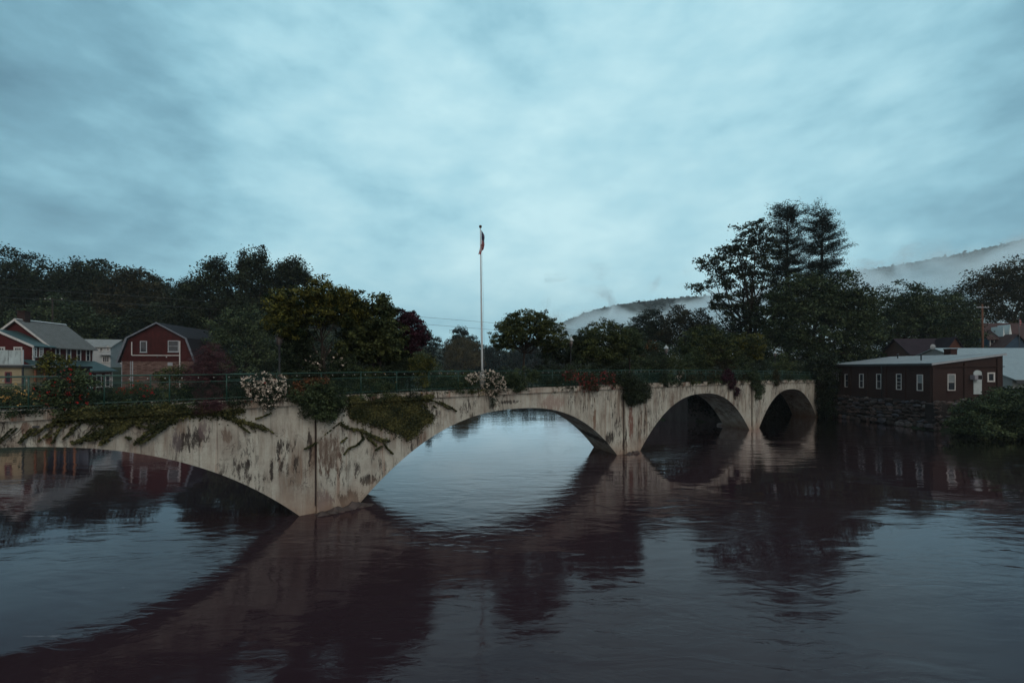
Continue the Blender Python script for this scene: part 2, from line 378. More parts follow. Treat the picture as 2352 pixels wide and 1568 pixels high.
# ------------------------------------------------------------------ the river
def water_mat():
    m = bpy.data.materials.new("river_water"); m.use_nodes = True; t = NT(m.node_tree)
    t.n.remove(t.n['Principled BSDF']); o = t.n['Material Output']
    g = t.add('ShaderNodeNewGeometry'); P = g.outputs['Position']
    patch = t.noise(t.mapping(P, (0.05, 0.11, 0.05), (2.2, 0.4, 0), (0, 0, R(14))), 1.0, 4, 0.55, 0.6)
    amp = t.ramp(patch, [(0.40, 0.13), (0.58, 1.0)])
    r1 = t.noise(t.mapping(P, (0.42, 1.05, 1), (0, 0, 0), (0, 0, R(16))), 1.0, 2, 0.45, 0.9)
    r2 = t.noise(t.mapping(P, (1.3, 3.4, 1), (5, 3, 0), (0, 0, R(-8))), 1.0, 4, 0.6, 0.9)
    r3 = t.noise(t.mapping(P, (0.16, 0.4, 1), (1, 8, 0), (0, 0, R(8))), 1.0, 2, 0.5, 0.5)
    h = t.math('ADD', t.math('MULTIPLY', r1, 0.40), t.math('MULTIPLY', r2, 0.12))
    dp_ = t.add('ShaderNodeVectorMath', _operation='DOT_PRODUCT'); t.link(P, dp_.inputs[0]); dp_.inputs[1].default_value = (BN[0], BN[1], 0)
    calm = t.ramp(t.math('MULTIPLY_ADD', dp_.outputs['Value'], 0.05, 0.5 - 0.05 * float(BP @ BN)), [(0.42, 1.0), (0.68, 0.30)])     # the water is smoother above the bridge than below its piers
    h = t.math('ADD', t.math('MULTIPLY', h, amp), t.math('MULTIPLY', r3, 0.25)); h = t.math('MULTIPLY', h, calm)
    b = t.bump(h, 1.0, 0.085)
    fr = t.add('ShaderNodeFresnel'); fr.inputs['IOR'].default_value = 1.34; t.link(b, fr.inputs['Normal'])
    fac = t.math('MULTIPLY', fr.outputs[0], t.math('MULTIPLY_ADD', fr.outputs[0], 2.7, 0.70), clamp=True)
    df = t.add('ShaderNodeBsdfDiffuse'); t.link(b, df.inputs['Normal'])
    silt = t.noise(t.mapping(P, (0.06, 0.1, 1)), 1.0, 4)
    foam = t.noise(t.mapping(P, (0.28, 2.6, 1), (3, 4, 0), (0, 0, R(10))), 1.0, 7, 0.68, 0.7)
    fmask = t.math('MULTIPLY', t.ramp(foam, [(0.665, 0.0), (0.70, 0.75)]), t.ramp(t.noise(t.mapping(P, (0.05, 0.1, 1), (6, 1, 0)), 1.0, 3), [(0.5, 0.0), (0.62, 1.0)]))
    t.link(t.mix(fmask, t.ramp(silt, [(0.3, (0.026, 0.014, 0.018)), (0.7, (0.034, 0.020, 0.024))]), (0.22, 0.21, 0.22)), df.inputs['Color'])
    fac = t.math('MULTIPLY', fac, t.math('SUBTRACT', 1.0, t.math('MULTIPLY', fmask, 0.7)))
    gl = t.add('ShaderNodeBsdfGlossy'); gl.inputs['Roughness'].default_value = 0.02; gl.inputs['Color'].default_value = (0.96, 0.89, 0.92, 1)
    t.link(b, gl.inputs['Normal'])
    mx = t.add('ShaderNodeMixShader'); t.link(fac, mx.inputs[0]); t.link(df.outputs[0], mx.inputs[1]); t.link(gl.outputs[0], mx.inputs[2])
    t.link(mx.outputs[0], o.inputs[0])
    return m
wm = MB(); wm.face([(-75, -400, 0), (85, -400, 0), (85, 250, 0), (-75, 250, 0)])
tag(wm.build("river", water_mat()), kind='structure')

# ------------------------------------------------------------------ the arch bridge
S0, S1, BW, SK = -49.0, 73.0, 3.7, 1.45
def at_bridge(name, label, cat, group=None):
    return thing(name, label, cat, (BP[0], BP[1], 0), ANG, group)
ARCHES = [(-36.5, 10.75, 4.2), (-12.2, 10.9, 4.33), (12.3, 10.72, 4.38), (36.9, 10.7, 4.56), (60.2, 9.9, 4.36)]
def arch_z(s):
    for c, a, h in ARCHES:
        u = abs(s - c) / a
        if u < 1.09: return max(-1.5, h * (1 - u ** 2.4))
    return -1.5
bridge = at_bridge("arch_bridge", "long weathered concrete bridge with low arches crossing the brown river", "bridge")
bs = sorted(set([round(x, 3) for x in np.arange(S0, S1 + 0.01, 0.25)] + [round(c + k * a, 3) for c, a, h in ARCHES for k in (-1.0895, 1.0895)]))
mb = MB(); nrow = 0
top = [coping_z(s) - 0.36 for s in bs]; bot = [arch_z(s) for s in bs]
V = []
for s, t_, b_ in zip(bs, top, bot): V += [(s, 0, b_), (s, 0, t_), (s + SK, BW, b_), (s + SK, BW, t_)]
mb.v = V
for i in range(len(bs) - 1):
    a, b = 4 * i, 4 * (i + 1)
    for fq in ([a, b, b + 1, a + 1], [a + 2, a + 3, b + 3, b + 2], [a, a + 2, b + 2, b]):
        mb.f.append(fq); mb.mi.append(0); mb.sm.append(False)
for e in (0, 4 * (len(bs) - 1)): mb.f.append([e, e + 1, e + 3, e + 2]); mb.mi.append(0); mb.sm.append(False)
mb.build("arch_wall", M_CONC, bridge)
def camber_bar(mb, s0, s1, y0, y1, za, zb, step=1.0, jit=0.0):
    ss = np.linspace(s0, s1, max(2, int((s1 - s0) / step) + 1)); b = len(mb.v)
    for s in ss:
        j = (random.random() - 0.5) * jit
        sh = SK * (y0 + y1) / 2 / BW if y0 > 1 else 0
        for (y, z) in ((y0, za), (y1, za), (y1, zb + j), (y0, zb + j)): mb.v.append((s + sh, y, coping_z(s) + z))
    n = len(ss)
    for i in range(n - 1):
        for k in range(4):
            k2 = (k + 1) % 4; a0 = b + 4 * i
            mb.f.append([a0 + k, a0 + k2, a0 + 4 + k2, a0 + 4 + k]); mb.mi.append(0); mb.sm.append(False)
    mb.f.append([b + 3, b + 2, b + 1, b]); mb.f.append([b + 4 * n - 4 + k for k in range(4)]); mb.mi += [0, 0]; mb.sm += [False, False]
for (y0, y1) in ((-0.13, 0.32), (BW - 0.32, BW + 0.13)):
    cb = MB(); s = S0
    while s < S1:
        L = 6.05; camber_bar(cb, s, min(s + L - 0.03, S1), y0, y1, -0.357, 0.0, 0.9, 0.012); s += L
    cb.build("coping", M_COPE, bridge)
dk = MB(); camber_bar(dk, S0, S1, 0.33, BW - 0.33, -0.5, -0.12, 2.0); dk.build("deck", M_SOIL, bridge)
for ps in (-24.6, -0.54, 23.85, 48.2, 71.0):
    b_ = MB(); zt = coping_z(ps) - 0.37
    pl = [(ps, -0.20), (ps + 0.55, -0.17), (ps + 1.9, -0.004), (ps + 1.9, 0.3), (ps, 0.3)]
    zs = [-1.4, 0.0, 0.5, zt]; wd = [0.16, 0.1, 0.0, 0.0]
    base = len(b_.v)
    for z, e in zip(zs, wd):
        for k, (x, y) in enumerate(pl): b_.v.append((x - (e * 0.3 if k in (0, 4) else -e * 0.6), y - (e * 0.55 if y < 0.1 else 0), z))
    for i in range(3):
        for k in range(5):
            a0 = base + 5 * i + k; a1 = base + 5 * i + (k + 1) % 5; b_.f.append([a0, a1, a1 + 5, a0 + 5]); b_.mi.append(0); b_.sm.append(False)
    b_.f.append([base + k for k in range(5)][::-1]); b_.f.append([base + 15 + k for k in range(5)]); b_.mi += [0, 0]; b_.sm += [False, False]
    b_.build("buttress", M_CONC, bridge)
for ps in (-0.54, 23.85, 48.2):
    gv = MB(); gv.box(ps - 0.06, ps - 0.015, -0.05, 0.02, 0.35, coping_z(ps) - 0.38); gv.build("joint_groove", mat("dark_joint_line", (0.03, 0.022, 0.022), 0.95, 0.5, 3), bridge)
# pipe stubs / dark weep hole on the wall
wh = MB(); wh.box(-10.15, -9.98, -0.05, 0.02, 4.93, 5.0); wh.build("weep_pipe", M_DKMET, bridge)

# rubble around the pier feet
def rock_blob(mb, c, r, squash=0.6, seed=0, rot=None, sub=2, rough=0.28):
    import bmesh
    bm = bmesh.new(); bmesh.ops.create_icosphere(bm, subdivisions=sub, radius=1.0)
    rs = random.Random(seed); ph = [rs.uniform(0, 6.28) for _ in range(9)]; fr = [rs.uniform(1.2, 3.2) for _ in range(9)]
    b = len(mb.v)
    for v in bm.verts:
        n_ = v.co.normalized(); d = 1 + rough * (math.sin(n_.x * fr[0] * 2 + ph[0]) * math.sin(n_.y * fr[1] * 2 + ph[1]) + 0.6 * math.sin(n_.z * fr[2] * 3 + ph[2] + n_.x * 3)) + rs.uniform(-0.05, 0.05)
        p = Vector((n_.x * d * r[0], n_.y * d * r[1], n_.z * d * r[2]))
        mb.v.append((c[0] + p.x, c[1] + p.y, c[2] + p.z))
    for f_ in bm.faces: mb.f.append([b + v.index for v in f_.verts]); mb.mi.append(0); mb.sm.append(False)
    bm.free()
M_ROCK = mat("river_rock", (0.06, 0.046, 0.042), 0.8, 0.5, 2.5, 0.6, spec=0.4)
for i, (ps, n_) in enumerate(((0.35, 7), (24.6, 4))):
    rb = MB()
    for k in range(n_): rock_blob(rb, (ps - 0.7 + k * 0.36, -0.30 - 0.25 * random.random(), -0.10), (0.42, 0.32, 0.20 + 0.16 * random.random()), seed=k + 9 * i)
    o = rb.build("pier_footing", M_ROCK, bridge)

# green pipe railing with chain link
def railing(y, label, s0, s1, wire=True):
    rt = at_bridge("pipe_railing", label, "railing", "green railings of the bridge")
    ss = np.arange(s0, s1 + 0.01, 2.0)
    for h in (1.16, 0.87, 0.13):
        r_ = MB(); r_.tube([(s + (SK if y > 1 else 0), y, coping_z(s) + h) for s in ss], 0.026 if h > 1 else 0.02, 6); r_.build("rail", M_GREEN, rt)
    for s in ss:
        p_ = MB(); p_.tube([(s + (SK if y > 1 else 0), y, coping_z(s) - 0.03), (s + (SK if y > 1 else 0), y, coping_z(s) + 1.19)], 0.026, 6)
        p_.lathe([(0.055, -0.01), (0.055, 0.012)], 8, o=(s + (SK if y > 1 else 0), y, coping_z(s)))
        p_.build("post", M_GREEN, rt)
    if wire:
        w_ = MB(); c = 0.095; H_ = 0.74; s = s0; rr = 0.0026
        vs = []; fs = []
        while s < s1 - H_:
            z0 = coping_z(s) + 0.13; z1 = coping_z(s + H_) + 0.87; z2 = coping_z(s) + 0.87; z3 = coping_z(s + H_) + 0.13
            for (xa, za, xb, zb) in ((s, z0, s + H_, z1), (s, z2, s + H_, z3)):
                b = len(vs)
                vs += [(xa - rr, y - rr, za), (xa + rr, y - rr, za), (xa, y + rr, za), (xb - rr, y - rr, zb), (xb + rr, y - rr, zb), (xb, y + rr, zb)]
                fs += [[b, b + 1, b + 4, b + 3], [b + 1, b + 2, b + 5, b + 4], [b + 2, b, b + 3, b + 5]]
            s += c
        w_.v = vs; w_.f = fs; w_.mi = [0] * len(fs); w_.sm = [False] * len(fs)
        w_.build("chain_link", M_GREEN, rt, fix=False)
    return rt
railing(0.12, "green pipe railing with chain link along the near edge of the bridge", -24.26, 71.0)
railing(BW - 0.12, "plain green pipe railing on the far edge of the bridge behind the flower beds", -24.26, 71.0, wire=False)
# string of small white bulbs under the top rail
M_BULB = mat("frosted_bulb", (0.36, 0.37, 0.35), 0.3, 0.05)
sb = at_bridge("string_lights", "row of small unlit white bulbs strung under the top rail of the near railing", "string lights")
cbm = MB(); pts = []
for s in np.arange(-12.2, 44, 0.28): pts.append((s, 0.20, coping_z(s) + 1.07 + 0.02 * math.cos(s * 2 * math.pi / 2.0)))
cbm.tube(pts, 0.006, 4); cbm.build("cable", M_DKMET, sb)
proto = None
for k in range(98):
    s = -12.0 + 0.56 * k
    if proto is None:
        b_ = MB(); b_.lathe([(0.006, 0.02), (0.010, 0.012), (0.02, -0.005), (0.024, -0.02), (0.015, -0.036), (0.004, -0.042)], 8)
        proto = b_.build("bulb", M_BULB, sb); o = proto
    else:
        o = proto.copy(); COL.objects.link(o)
    o.location = (s, 0.20, coping_z(s) + 1.05)

# ------------------------------------------------------------------ foliage
def leaf_mesh(name, C, size, tint, m, parent=None, aspect=0.55, up=0.35, droop=0.0, normal=None, nspread=1.0):
    C = np.asarray(C, float); N = len(C)
    if normal is None:
        n = rng.normal(size=(N, 3)); n[:, 2] = np.abs(n[:, 2]) + up
    else:
        n = rng.normal(size=(N, 3)) * nspread + np.asarray(normal)
    n /= np.linalg.norm(n, axis=1)[:, None] + 1e-9
    r = rng.normal(size=(N, 3)); r[:, 2] -= droop
    t = r - n * np.sum(r * n, 1)[:, None]; t /= np.linalg.norm(t, axis=1)[:, None] + 1e-9
    b = np.cross(n, t)
    s = (np.asarray(size) * (0.7 + 0.6 * rng.random(N)))[:, None]
    t = t * s * 0.5; b = b * s * 0.5 * aspect
    V = np.stack([C - t, C - t * 0.1 + b, C + t, C - t * 0.1 - b], 1).reshape(-1, 3).astype(np.float32)
    me = bpy.data.meshes.new(name); me.vertices.add(4 * N); me.vertices.foreach_set('co', V.ravel())
    me.loops.add(4 * N); me.loops.foreach_set('vertex_index', np.arange(4 * N, dtype=np.int32))
    me.polygons.add(N); me.polygons.foreach_set('loop_start', np.arange(0, 4 * N, 4, dtype=np.int32))
    try: me.polygons.foreach_set('loop_total', np.full(N, 4, dtype=np.int32))
    except Exception: pass
    at = me.attributes.new('tint', 'FLOAT', 'FACE'); at.data.foreach_set('value', np.clip(tint, 0, 1).astype(np.float32))
    me.materials.append(m); me.update(calc_edges=True)
    return link_mesh(name, me, parent)

def lobe_clumps(lobes, n, shell=0.45):
    """lobes: (cx,cy,cz,rx,ry,rz) -> clump centres, spread through the volume but denser towards the outside"""
    L = np.array(lobes, float); vol = (L[:, 3] * L[:, 4] * L[:, 5]) ** 0.75; pr = vol / vol.sum()
    idx = rng.choice(len(L), n, p=pr); d = rng.normal(size=(n, 3)); d /= np.linalg.norm(d, axis=1)[:, None]
    rad = (shell + (1 - shell) * rng.random(n) ** 0.6)
    rad *= 1 + 0.10 * np.sin(d[:, 0] * 5 + idx) + 0.08 * np.sin(d[:, 2] * 7 + 2 * idx)
    spray = rng.random(n) < 0.10; rad = np.where(spray, rad * (1.05 + 0.22 * rng.random(n)), rad)
    return L[idx, :3] + d * L[idx, 3:6] * rad[:, None]

def clump_leaves(cc, per, cr, flat=0.6, tv=0.35):
    n = len(cc); k = np.maximum(3, (per * (0.5 + rng.random(n))).astype(int)); rep = np.repeat(np.arange(n), k)
    crr = cr * (0.6 + 0.8 * rng.random(n))
    off = np.clip(rng.normal(size=(len(rep), 3)), -1.7, 1.7) * crr[rep][:, None] * np.array([0.55, 0.55, 0.55 * flat])
    ct = 0.5 + tv * rng.normal(size=n)
    return cc[rep] + off, np.clip(ct[rep] + 0.18 * rng.normal(size=len(rep)), 0, 1)

def limb(mb, a, b, r0, r1, n=5, sag=0.12, seg=4):
    a = np.array(a, float); b = np.array(b, float); L = np.linalg.norm(b - a); pts = []; rad = []
    j = rng.normal(size=(seg + 1, 3)) * L * 0.035; j[0] = 0; j[-1] = 0
    for i in range(seg + 1):
        t = i / seg; p = a + (b - a) * t + j[i]; p[2] += sag * L * math.sin(math.pi * t) * (-0.6 if sag > 0 else 0.6) * (0.6)
        pts.append(p); rad.append(r0 + (r1 - r0) * t)
    mb.tube(pts, rad, n, cap=False); return pts

def build_tree(name, label, cat, base, lobes, lm, leaf=0.35, clumps=260, per=60, cr=0.9, trunk_r=0.3, limbs=14, group=None,
               fork=0.35, aspect=0.6, flat=0.6, shell=0.45, bark=None, lean=(0, 0), blossom=None, stems=1, droop=0.0, tv=0.3, twigs=0, spread=0.0, up=0.35):
    """base: ground point; lobes: list of world ellipsoids"""
    base = np.array(base, float)
    root = thing(name, label, cat, tuple(base), 0, group)
    L = [(l[0] - base[0], l[1] - base[1], l[2] - base[2], l[3], l[4], l[5]) for l in lobes]
    cc = lobe_clumps(L, clumps, shell)
    C, T = clump_leaves(cc, per, cr, flat, tv)
    leaf_mesh("crown", C, np.full(len(C), leaf), T, lm, root, aspect, up=up, droop=droop)
    tb = MB(); ctr = np.average([l[:3] for l in L], axis=0, weights=[l[3] * l[5] for l in L]); lowz = min(l[2] - l[5] for l in L)
    for si in range(stems):
        a0 = 2 * math.pi * si / max(1, stems) + 0.4; sp = spread if stems > 1 else 0
        b0 = np.array([math.cos(a0) * sp * 0.25, math.sin(a0) * sp * 0.25, -0.3])
        fz = max(lowz * 0.9, 0.3) + fork * max(0.2, ctr[2] - lowz)
        fk = np.array([ctr[0] * fork + lean[0] + math.cos(a0) * sp, ctr[1] * fork + lean[1] + math.sin(a0) * sp, fz])
        m1 = (b0 + fk) / 2 + np.array([rng.normal() * 0.04 * fz, rng.normal() * 0.04 * fz, 0])
        tb.tube([b0, m1, fk], [trunk_r * 1.25, trunk_r * 0.95, trunk_r * 0.75], 8, cap=False)
        tp = ctr + np.array([0, 0, 0.35 * (max(l[2] + l[5] for l in L) - ctr[2])])
        mid = (fk + tp) / 2 + rng.normal(size=3) * 0.05 * (tp[2] - fk[2])
        if stems == 1: tb.tube([fk, mid, tp], [trunk_r * 0.72, trunk_r * 0.4, trunk_r * 0.12], 6, cap=False)
        pick = cc[rng.choice(len(cc), min(len(cc), max(3, limbs // stems)), replace=False)]
        for p in pick:
            t = rng.random() * 0.6 if stems == 1 else rng.random() * 0.15
            st = fk + (tp - fk) * t if stems == 1 else fk
            if p[2] < st[2] + 0.3: st = fk
            pp = limb(tb, st, p, trunk_r * 0.4 * (1 - 0.4 * t), trunk_r * 0.07, 5, -0.15)
            for _ in range(twigs):
                e = cc[rng.integers(len(cc))]; dd = np.linalg.norm(cc - np.array(pp[2])[None, :], axis=1); e = cc[np.argsort(dd)[rng.integers(min(12, len(cc)))]]
                limb(tb, pp[2], e, trunk_r * 0.16, trunk_r * 0.03, 4, -0.1, 3)
    tb.build("trunk", bark or M_BARK, root, fix=False)
    if blossom:
        bm_, bn, bsz = blossom
        d = lobe_clumps(L, bn, 0.9); Cb, Tb = clump_leaves(d, 7, bsz * 1.6, 0.8, 0.2)
        leaf_mesh("blossom", Cb, np.full(len(Cb), bsz), Tb, bm_, root, 0.8)
    return root

def pix_lobes(lobes, Y, ydepth=None, off=None):
    """ellipses (cx,cy,rx,ry) as read at distance Y (or at offset `off` behind the bridge face) -> world ellipsoids"""
    outl = []
    for l in lobes:
        cx, cy, rx, ry = l[:4]
        if off is not None:
            p = deck_pos(cx, off); Yl = p[1]
        else: Yl = Y + (l[4] if len(l) > 4 else 0)
        c = WP(cx, cy, Yl); k = Yl / F
        dep = ydepth if ydepth is not None else max(rx, 0.6 * ry) * k * 0.85
        outl.append((c[0], c[1], c[2], rx * k, dep, ry * k))
    return outl

G_DARK = leaf_mat("leaves_dark_green", (0.009, 0.015, 0.010), (0.050, 0.068, 0.036))
G_MID = leaf_mat("leaves_mid_green", (0.012, 0.023, 0.013), (0.088, 0.118, 0.055))
G_OLIVE = leaf_mat("leaves_olive", (0.014, 0.024, 0.011), (0.100, 0.118, 0.042))
G_YELLOW = leaf_mat("leaves_yellow_green", (0.012, 0.024, 0.010), (0.135, 0.130, 0.030))
G_BRONZE = leaf_mat("leaves_bronze_green", (0.015, 0.018, 0.010), (0.066, 0.060, 0.030))
G_PURPLE = leaf_mat("leaves_purple", (0.018, 0.009, 0.014), (0.065, 0.022, 0.034))
G_SMOKE = leaf_mat("leaves_smoke_bush", (0.040, 0.020, 0.026), (0.125, 0.062, 0.066))
G_BLUE = leaf_mat("needles_blue_green", (0.008, 0.014, 0.012), (0.026, 0.040, 0.031))
G_WILLOW = leaf_mat("willow_leaves", (0.035, 0.033, 0.016), (0.10, 0.085, 0.038))
G_IVY = leaf_mat("ivy_leaves", (0.012, 0.018, 0.008), (0.105, 0.100, 0.036))
G_DRY = leaf_mat("dry_ivy_leaves", (0.040, 0.028, 0.014), (0.12, 0.075, 0.03))
B_WHITE = leaf_mat("white_petals", (0.36, 0.30, 0.24), (0.86, 0.74, 0.62), 0.7)
B_RED = leaf_mat("red_petals", (0.20, 0.008, 0.012), (0.50, 0.03, 0.03), 0.7)
B_PINK = leaf_mat("dull_red_petals", (0.13, 0.018, 0.022), (0.36, 0.055, 0.055), 0.7)
B_YEL = leaf_mat("yellow_petals", (0.45, 0.22, 0.05), (0.85, 0.55, 0.20), 0.7)
B_ORANGE = leaf_mat("orange_leaves", (0.12, 0.035, 0.012), (0.30, 0.10, 0.03), 0.7)

def deck_shrub(name, label, cat, lobes, off, lm, leaf=0.09, dens=1.0, group=None, flowers=None, depth=None, base_y=None, stem=True, shell=0.5, droop=0.3, aspect=0.55, cr=0.16, base_x=None, per=26, tv=0.3):
    L = pix_lobes(lobes, None, None, off)
    if depth: L = [(a, b, c, d, depth, f_) for a, b, c, d, e, f_ in L]
    bx = base_x if base_x is not None else lobes[0][0]
    p = deck_pos(bx, off if off > 0.15 else 0.45); s_ = np.dot(p - BP, BD); bz = coping_z(s_) - 0.13
    root = thing(name, label, cat, (p[0], p[1], bz), ANG, group)
    ca, sa = math.cos(ANG), math.sin(ANG)
    Lr = []
    for l in L:
        dx, dy = l[0] - p[0], l[1] - p[1]; Lr.append((dx * ca + dy * sa, -dx * sa + dy * ca, l[2] - bz, l[3] * 1.06, l[4], l[5]))
    area = sum(l[3] * l[5] for l in Lr)
    n = int(max(20, 60 * dens * area / (cr * 4) ** 2 + 26))
    n = min(n, 900)
    cc = lobe_clumps(Lr, n, shell)
    if len(lobes[0]) >= 0:
        ov = (cc[:, 2] < 0.13)                      # what hangs below the coping hangs in front of the wall, not through it
        yface = -(deck_pos(bx, off if off > 0.15 else 0.45) - BP) @ BN
        cc[ov, 1] = np.minimum(cc[ov, 1], yface - 0.17 - 0.25 * rng.random(ov.sum()))
    C, T = clump_leaves(cc, per, cr, 0.75, tv)
    yface = -(p - BP) @ BN
    lowm = C[:, 2] < 0.12; C[lowm, 1] = np.minimum(C[lowm, 1], yface - 0.15)
    leaf_mesh("foliage", C, np.full(len(C), leaf), T, lm, root, aspect, up=0.3, droop=droop)
    if flowers:
        if isinstance(flowers, tuple): flowers = [flowers]
        for (bm_, nb, sz, dn) in flowers:
            d = lobe_clumps(Lr, nb, 0.86)
            ov = d[:, 2] < 0.13; d[ov, 1] = np.minimum(d[ov, 1], yface - 0.25)
            Cb, Tb = clump_leaves(d, dn, sz * 1.1, 0.9, 0.2)
            lm2 = Cb[:, 2] < 0.12; Cb[lm2, 1] = np.minimum(Cb[lm2, 1], yface - 0.16)
            leaf_mesh("blossom", Cb, np.full(len(Cb), sz), Tb, bm_, root, 0.85, normal=(0, -0.9, 0.5), nspread=0.7)
    if stem:
        st = MB()
        for k in range(5):
            e = cc[rng.integers(len(cc))]; limb(st, (rng.normal() * 0.06, rng.normal() * 0.05, -0.05), e, 0.018, 0.005, 5, -0.1)
        st.build("stem", M_BARK, root, fix=False)
    return root

# ------------------------------------------------------------------ flagpole, lamps
def flagpole():
    p = deck_pos(1108, 1.0); s_ = float(np.dot(p - BP, BD)); bz = coping_z(s_) - 0.12
    zt = CH - (524 - HY) / F * p[1]; H_ = zt - bz
    r = thing("flagpole", "tall white flagpole rising from the middle of the bridge", "flagpole", (p[0], p[1], bz))
    lx = (1103.5 - 1108) / F * p[1]
    b_ = MB(); b_.tube([(lx * t, 0, 0.25 + (H_ - 0.25) * t) for t in (0, 0.25, 0.5, 0.75, 1)], [0.075, 0.068, 0.055, 0.045, 0.032], 10)
    b_.build("pole", mat("pole_paint", (0.50, 0.55, 0.57), 0.45, 0.12, 1.2, stretch=(1, 1, 0.4), dirt=(0.22, 0.22, 0.21)), r)
    b_ = MB(); b_.lathe([(0.20, 0), (0.20, 0.9), (0.17, 1.12), (0.09, 1.3), (0.085, 1.36)], 10); b_.build("base", M_WHITE, r)
    b_ = MB(); b_.lathe([(0.01, 0), (0.08, 0.03), (0.10, 0.10), (0.08, 0.17), (0.01, 0.2)], 12, o=(lx, 0, H_)); b_.build("finial", mat("dull_brass", (0.06, 0.035, 0.02), 0.5), r)
    b_ = MB(); b_.tube([(lx + 0.06, -0.02, H_ - 0.1), (lx * 0.6 + 0.13, -0.02, H_ * 0.6), (0.14, -0.02, 1.5)], 0.007, 4); b_.build("halyard", M_TRIM, r)
    # the flag hangs limp: stripes and canton follow the cloth
    fl = thing("flag", "limp striped flag with a blue starred corner hanging at the top of the tall flagpole", "flag", (p[0] + lx, p[1], bz + H_))
    nu, nv = 40, 26; Wf, Hf = 2.1, 1.15; verts = []; tl = 0.12
    for j in range(nv + 1):
        v = j / nv
        for i in range(nu + 1):
            u = i / nu
            # u along the fly (falls down), v down the hoist
            zdown = tl + Hf * v * (1 - 0.62 * u) + 1.62 * u * (1 - 0.28 * v) ** 1.0
            zdown = min(zdown, tl + 2.02 + 0.05 * math.sin(9 * v))
            xo = 0.05 + 0.16 * math.sin(min(1, u * 1.7) * math.pi) * (1 - 0.3 * v) + 0.035 * math.sin(10 * v + 5 * u) * u + 0.10 * u * math.sin(2.3 * v + 0.2) - 0.12 * u * u
            yo = 0.085 * math.sin(v * 15 + u * 3) * min(1, 0.15 + u * 1.5) + 0.04 * math.cos(u * 9)
            verts.append((0.05 + (xo - 0.05) * 1.35 - 0.03 * u - (zdown / H_) * lx, yo, -zdown))
    fb = MB(); fb.v = verts
    for j in range(nv):
        for i in range(nu):
            a = j * (nu + 1) + i; fb.f.append([a, a + 1, a + nu + 2, a + nu + 1])
            can = (i < nu * 0.42 and j < nv * 7 / 13); stripe = (j // 2) % 2
            star = can and (i % 3 == 1) and (j % 3 == 1)
            fb.mi.append(1 if star else 2 if can else (0 if stripe == 0 else 1)); fb.sm.append(True)
    fb.build("cloth", [mat("flag_red", (0.30, 0.014, 0.025), 0.8, 0.1), mat("flag_white", (0.36, 0.28, 0.28), 0.8, 0.1), mat("flag_blue", (0.012, 0.018, 0.06), 0.8, 0.1)], fl, fix=False)
flagpole()

def lamp_post(x, off, ytop, label, short=False):
    p = deck_pos(x, off); s_ = float(np.dot(p - BP, BD)); bz = coping_z(s_) - 0.12; zt = CH - (ytop - HY) / F * p[1]; H_ = zt - bz
    r = thing("street_lamp", label, "lamp", (p[0], p[1], bz), 0.3, "old style lamps along the bridge")
    b_ = MB(); b_.lathe([(0.16, 0), (0.16, 0.12), (0.10, 0.2), (0.095, 0.7), (0.065, 0.8), (0.05, 1.2), (0.045, H_ - 1.15), (0.07, H_ - 1.1), (0.05, H_ - 1.0), (0.12, H_ - 0.93)], 12)
    b_.build("post", M_DKMET, r)
    b_ = MB(); b_.lathe([(0.13, H_ - 0.92), (0.205, H_ - 0.50)], 6); b_.build("lamp_glass", mat("lamp_frosted_glass", (0.15, 0.13, 0.12), 0.3, 0.2, 5), r)
    b_ = MB()
    for k in range(6):
        t = 2 * math.pi * k / 6; b_.tube([(0.137 * math.cos(t), 0.137 * math.sin(t), H_ - 0.925), (0.212 * math.cos(t), 0.212 * math.sin(t), H_ - 0.5)], 0.010, 4)
    b_.build("lamp_frame", M_DKMET, r)
    b_ = MB(); b_.lathe([(0.25, H_ - 0.50), (0.24, H_ - 0.46), (0.17, H_ - 0.36), (0.10, H_ - 0.27), (0.08, H_ - 0.20), (0.05, H_ - 0.17)], 12)
    b_.build("lamp_hood", mat("hood_paint", (0.40, 0.45, 0.46), 0.4, 0.15), r)
    b_ = MB(); b_.lathe([(0.03, H_ - 0.17), (0.045, H_ - 0.13), (0.012, H_ - 0.09), (0.02, H_ - 0.06), (0.004, H_)], 8); b_.build("finial", mat("finial_green", (0.10, 0.14, 0.10), 0.5), r)
lamp_post(642, 1.6, 749, "hexagonal street lamp half hidden under the yellow-green vine tree near the left of the bridge")
lamp_post(1311, 1.6, 768, "street lamp on a slim dark post right of the round spreading tree")
lamp_post(1530, 1.6, 789, "small street lamp in front of the orange-tinged shrub")
lamp_post(1780, 1.6, 803, "farthest street lamp, near the right end of the bridge")

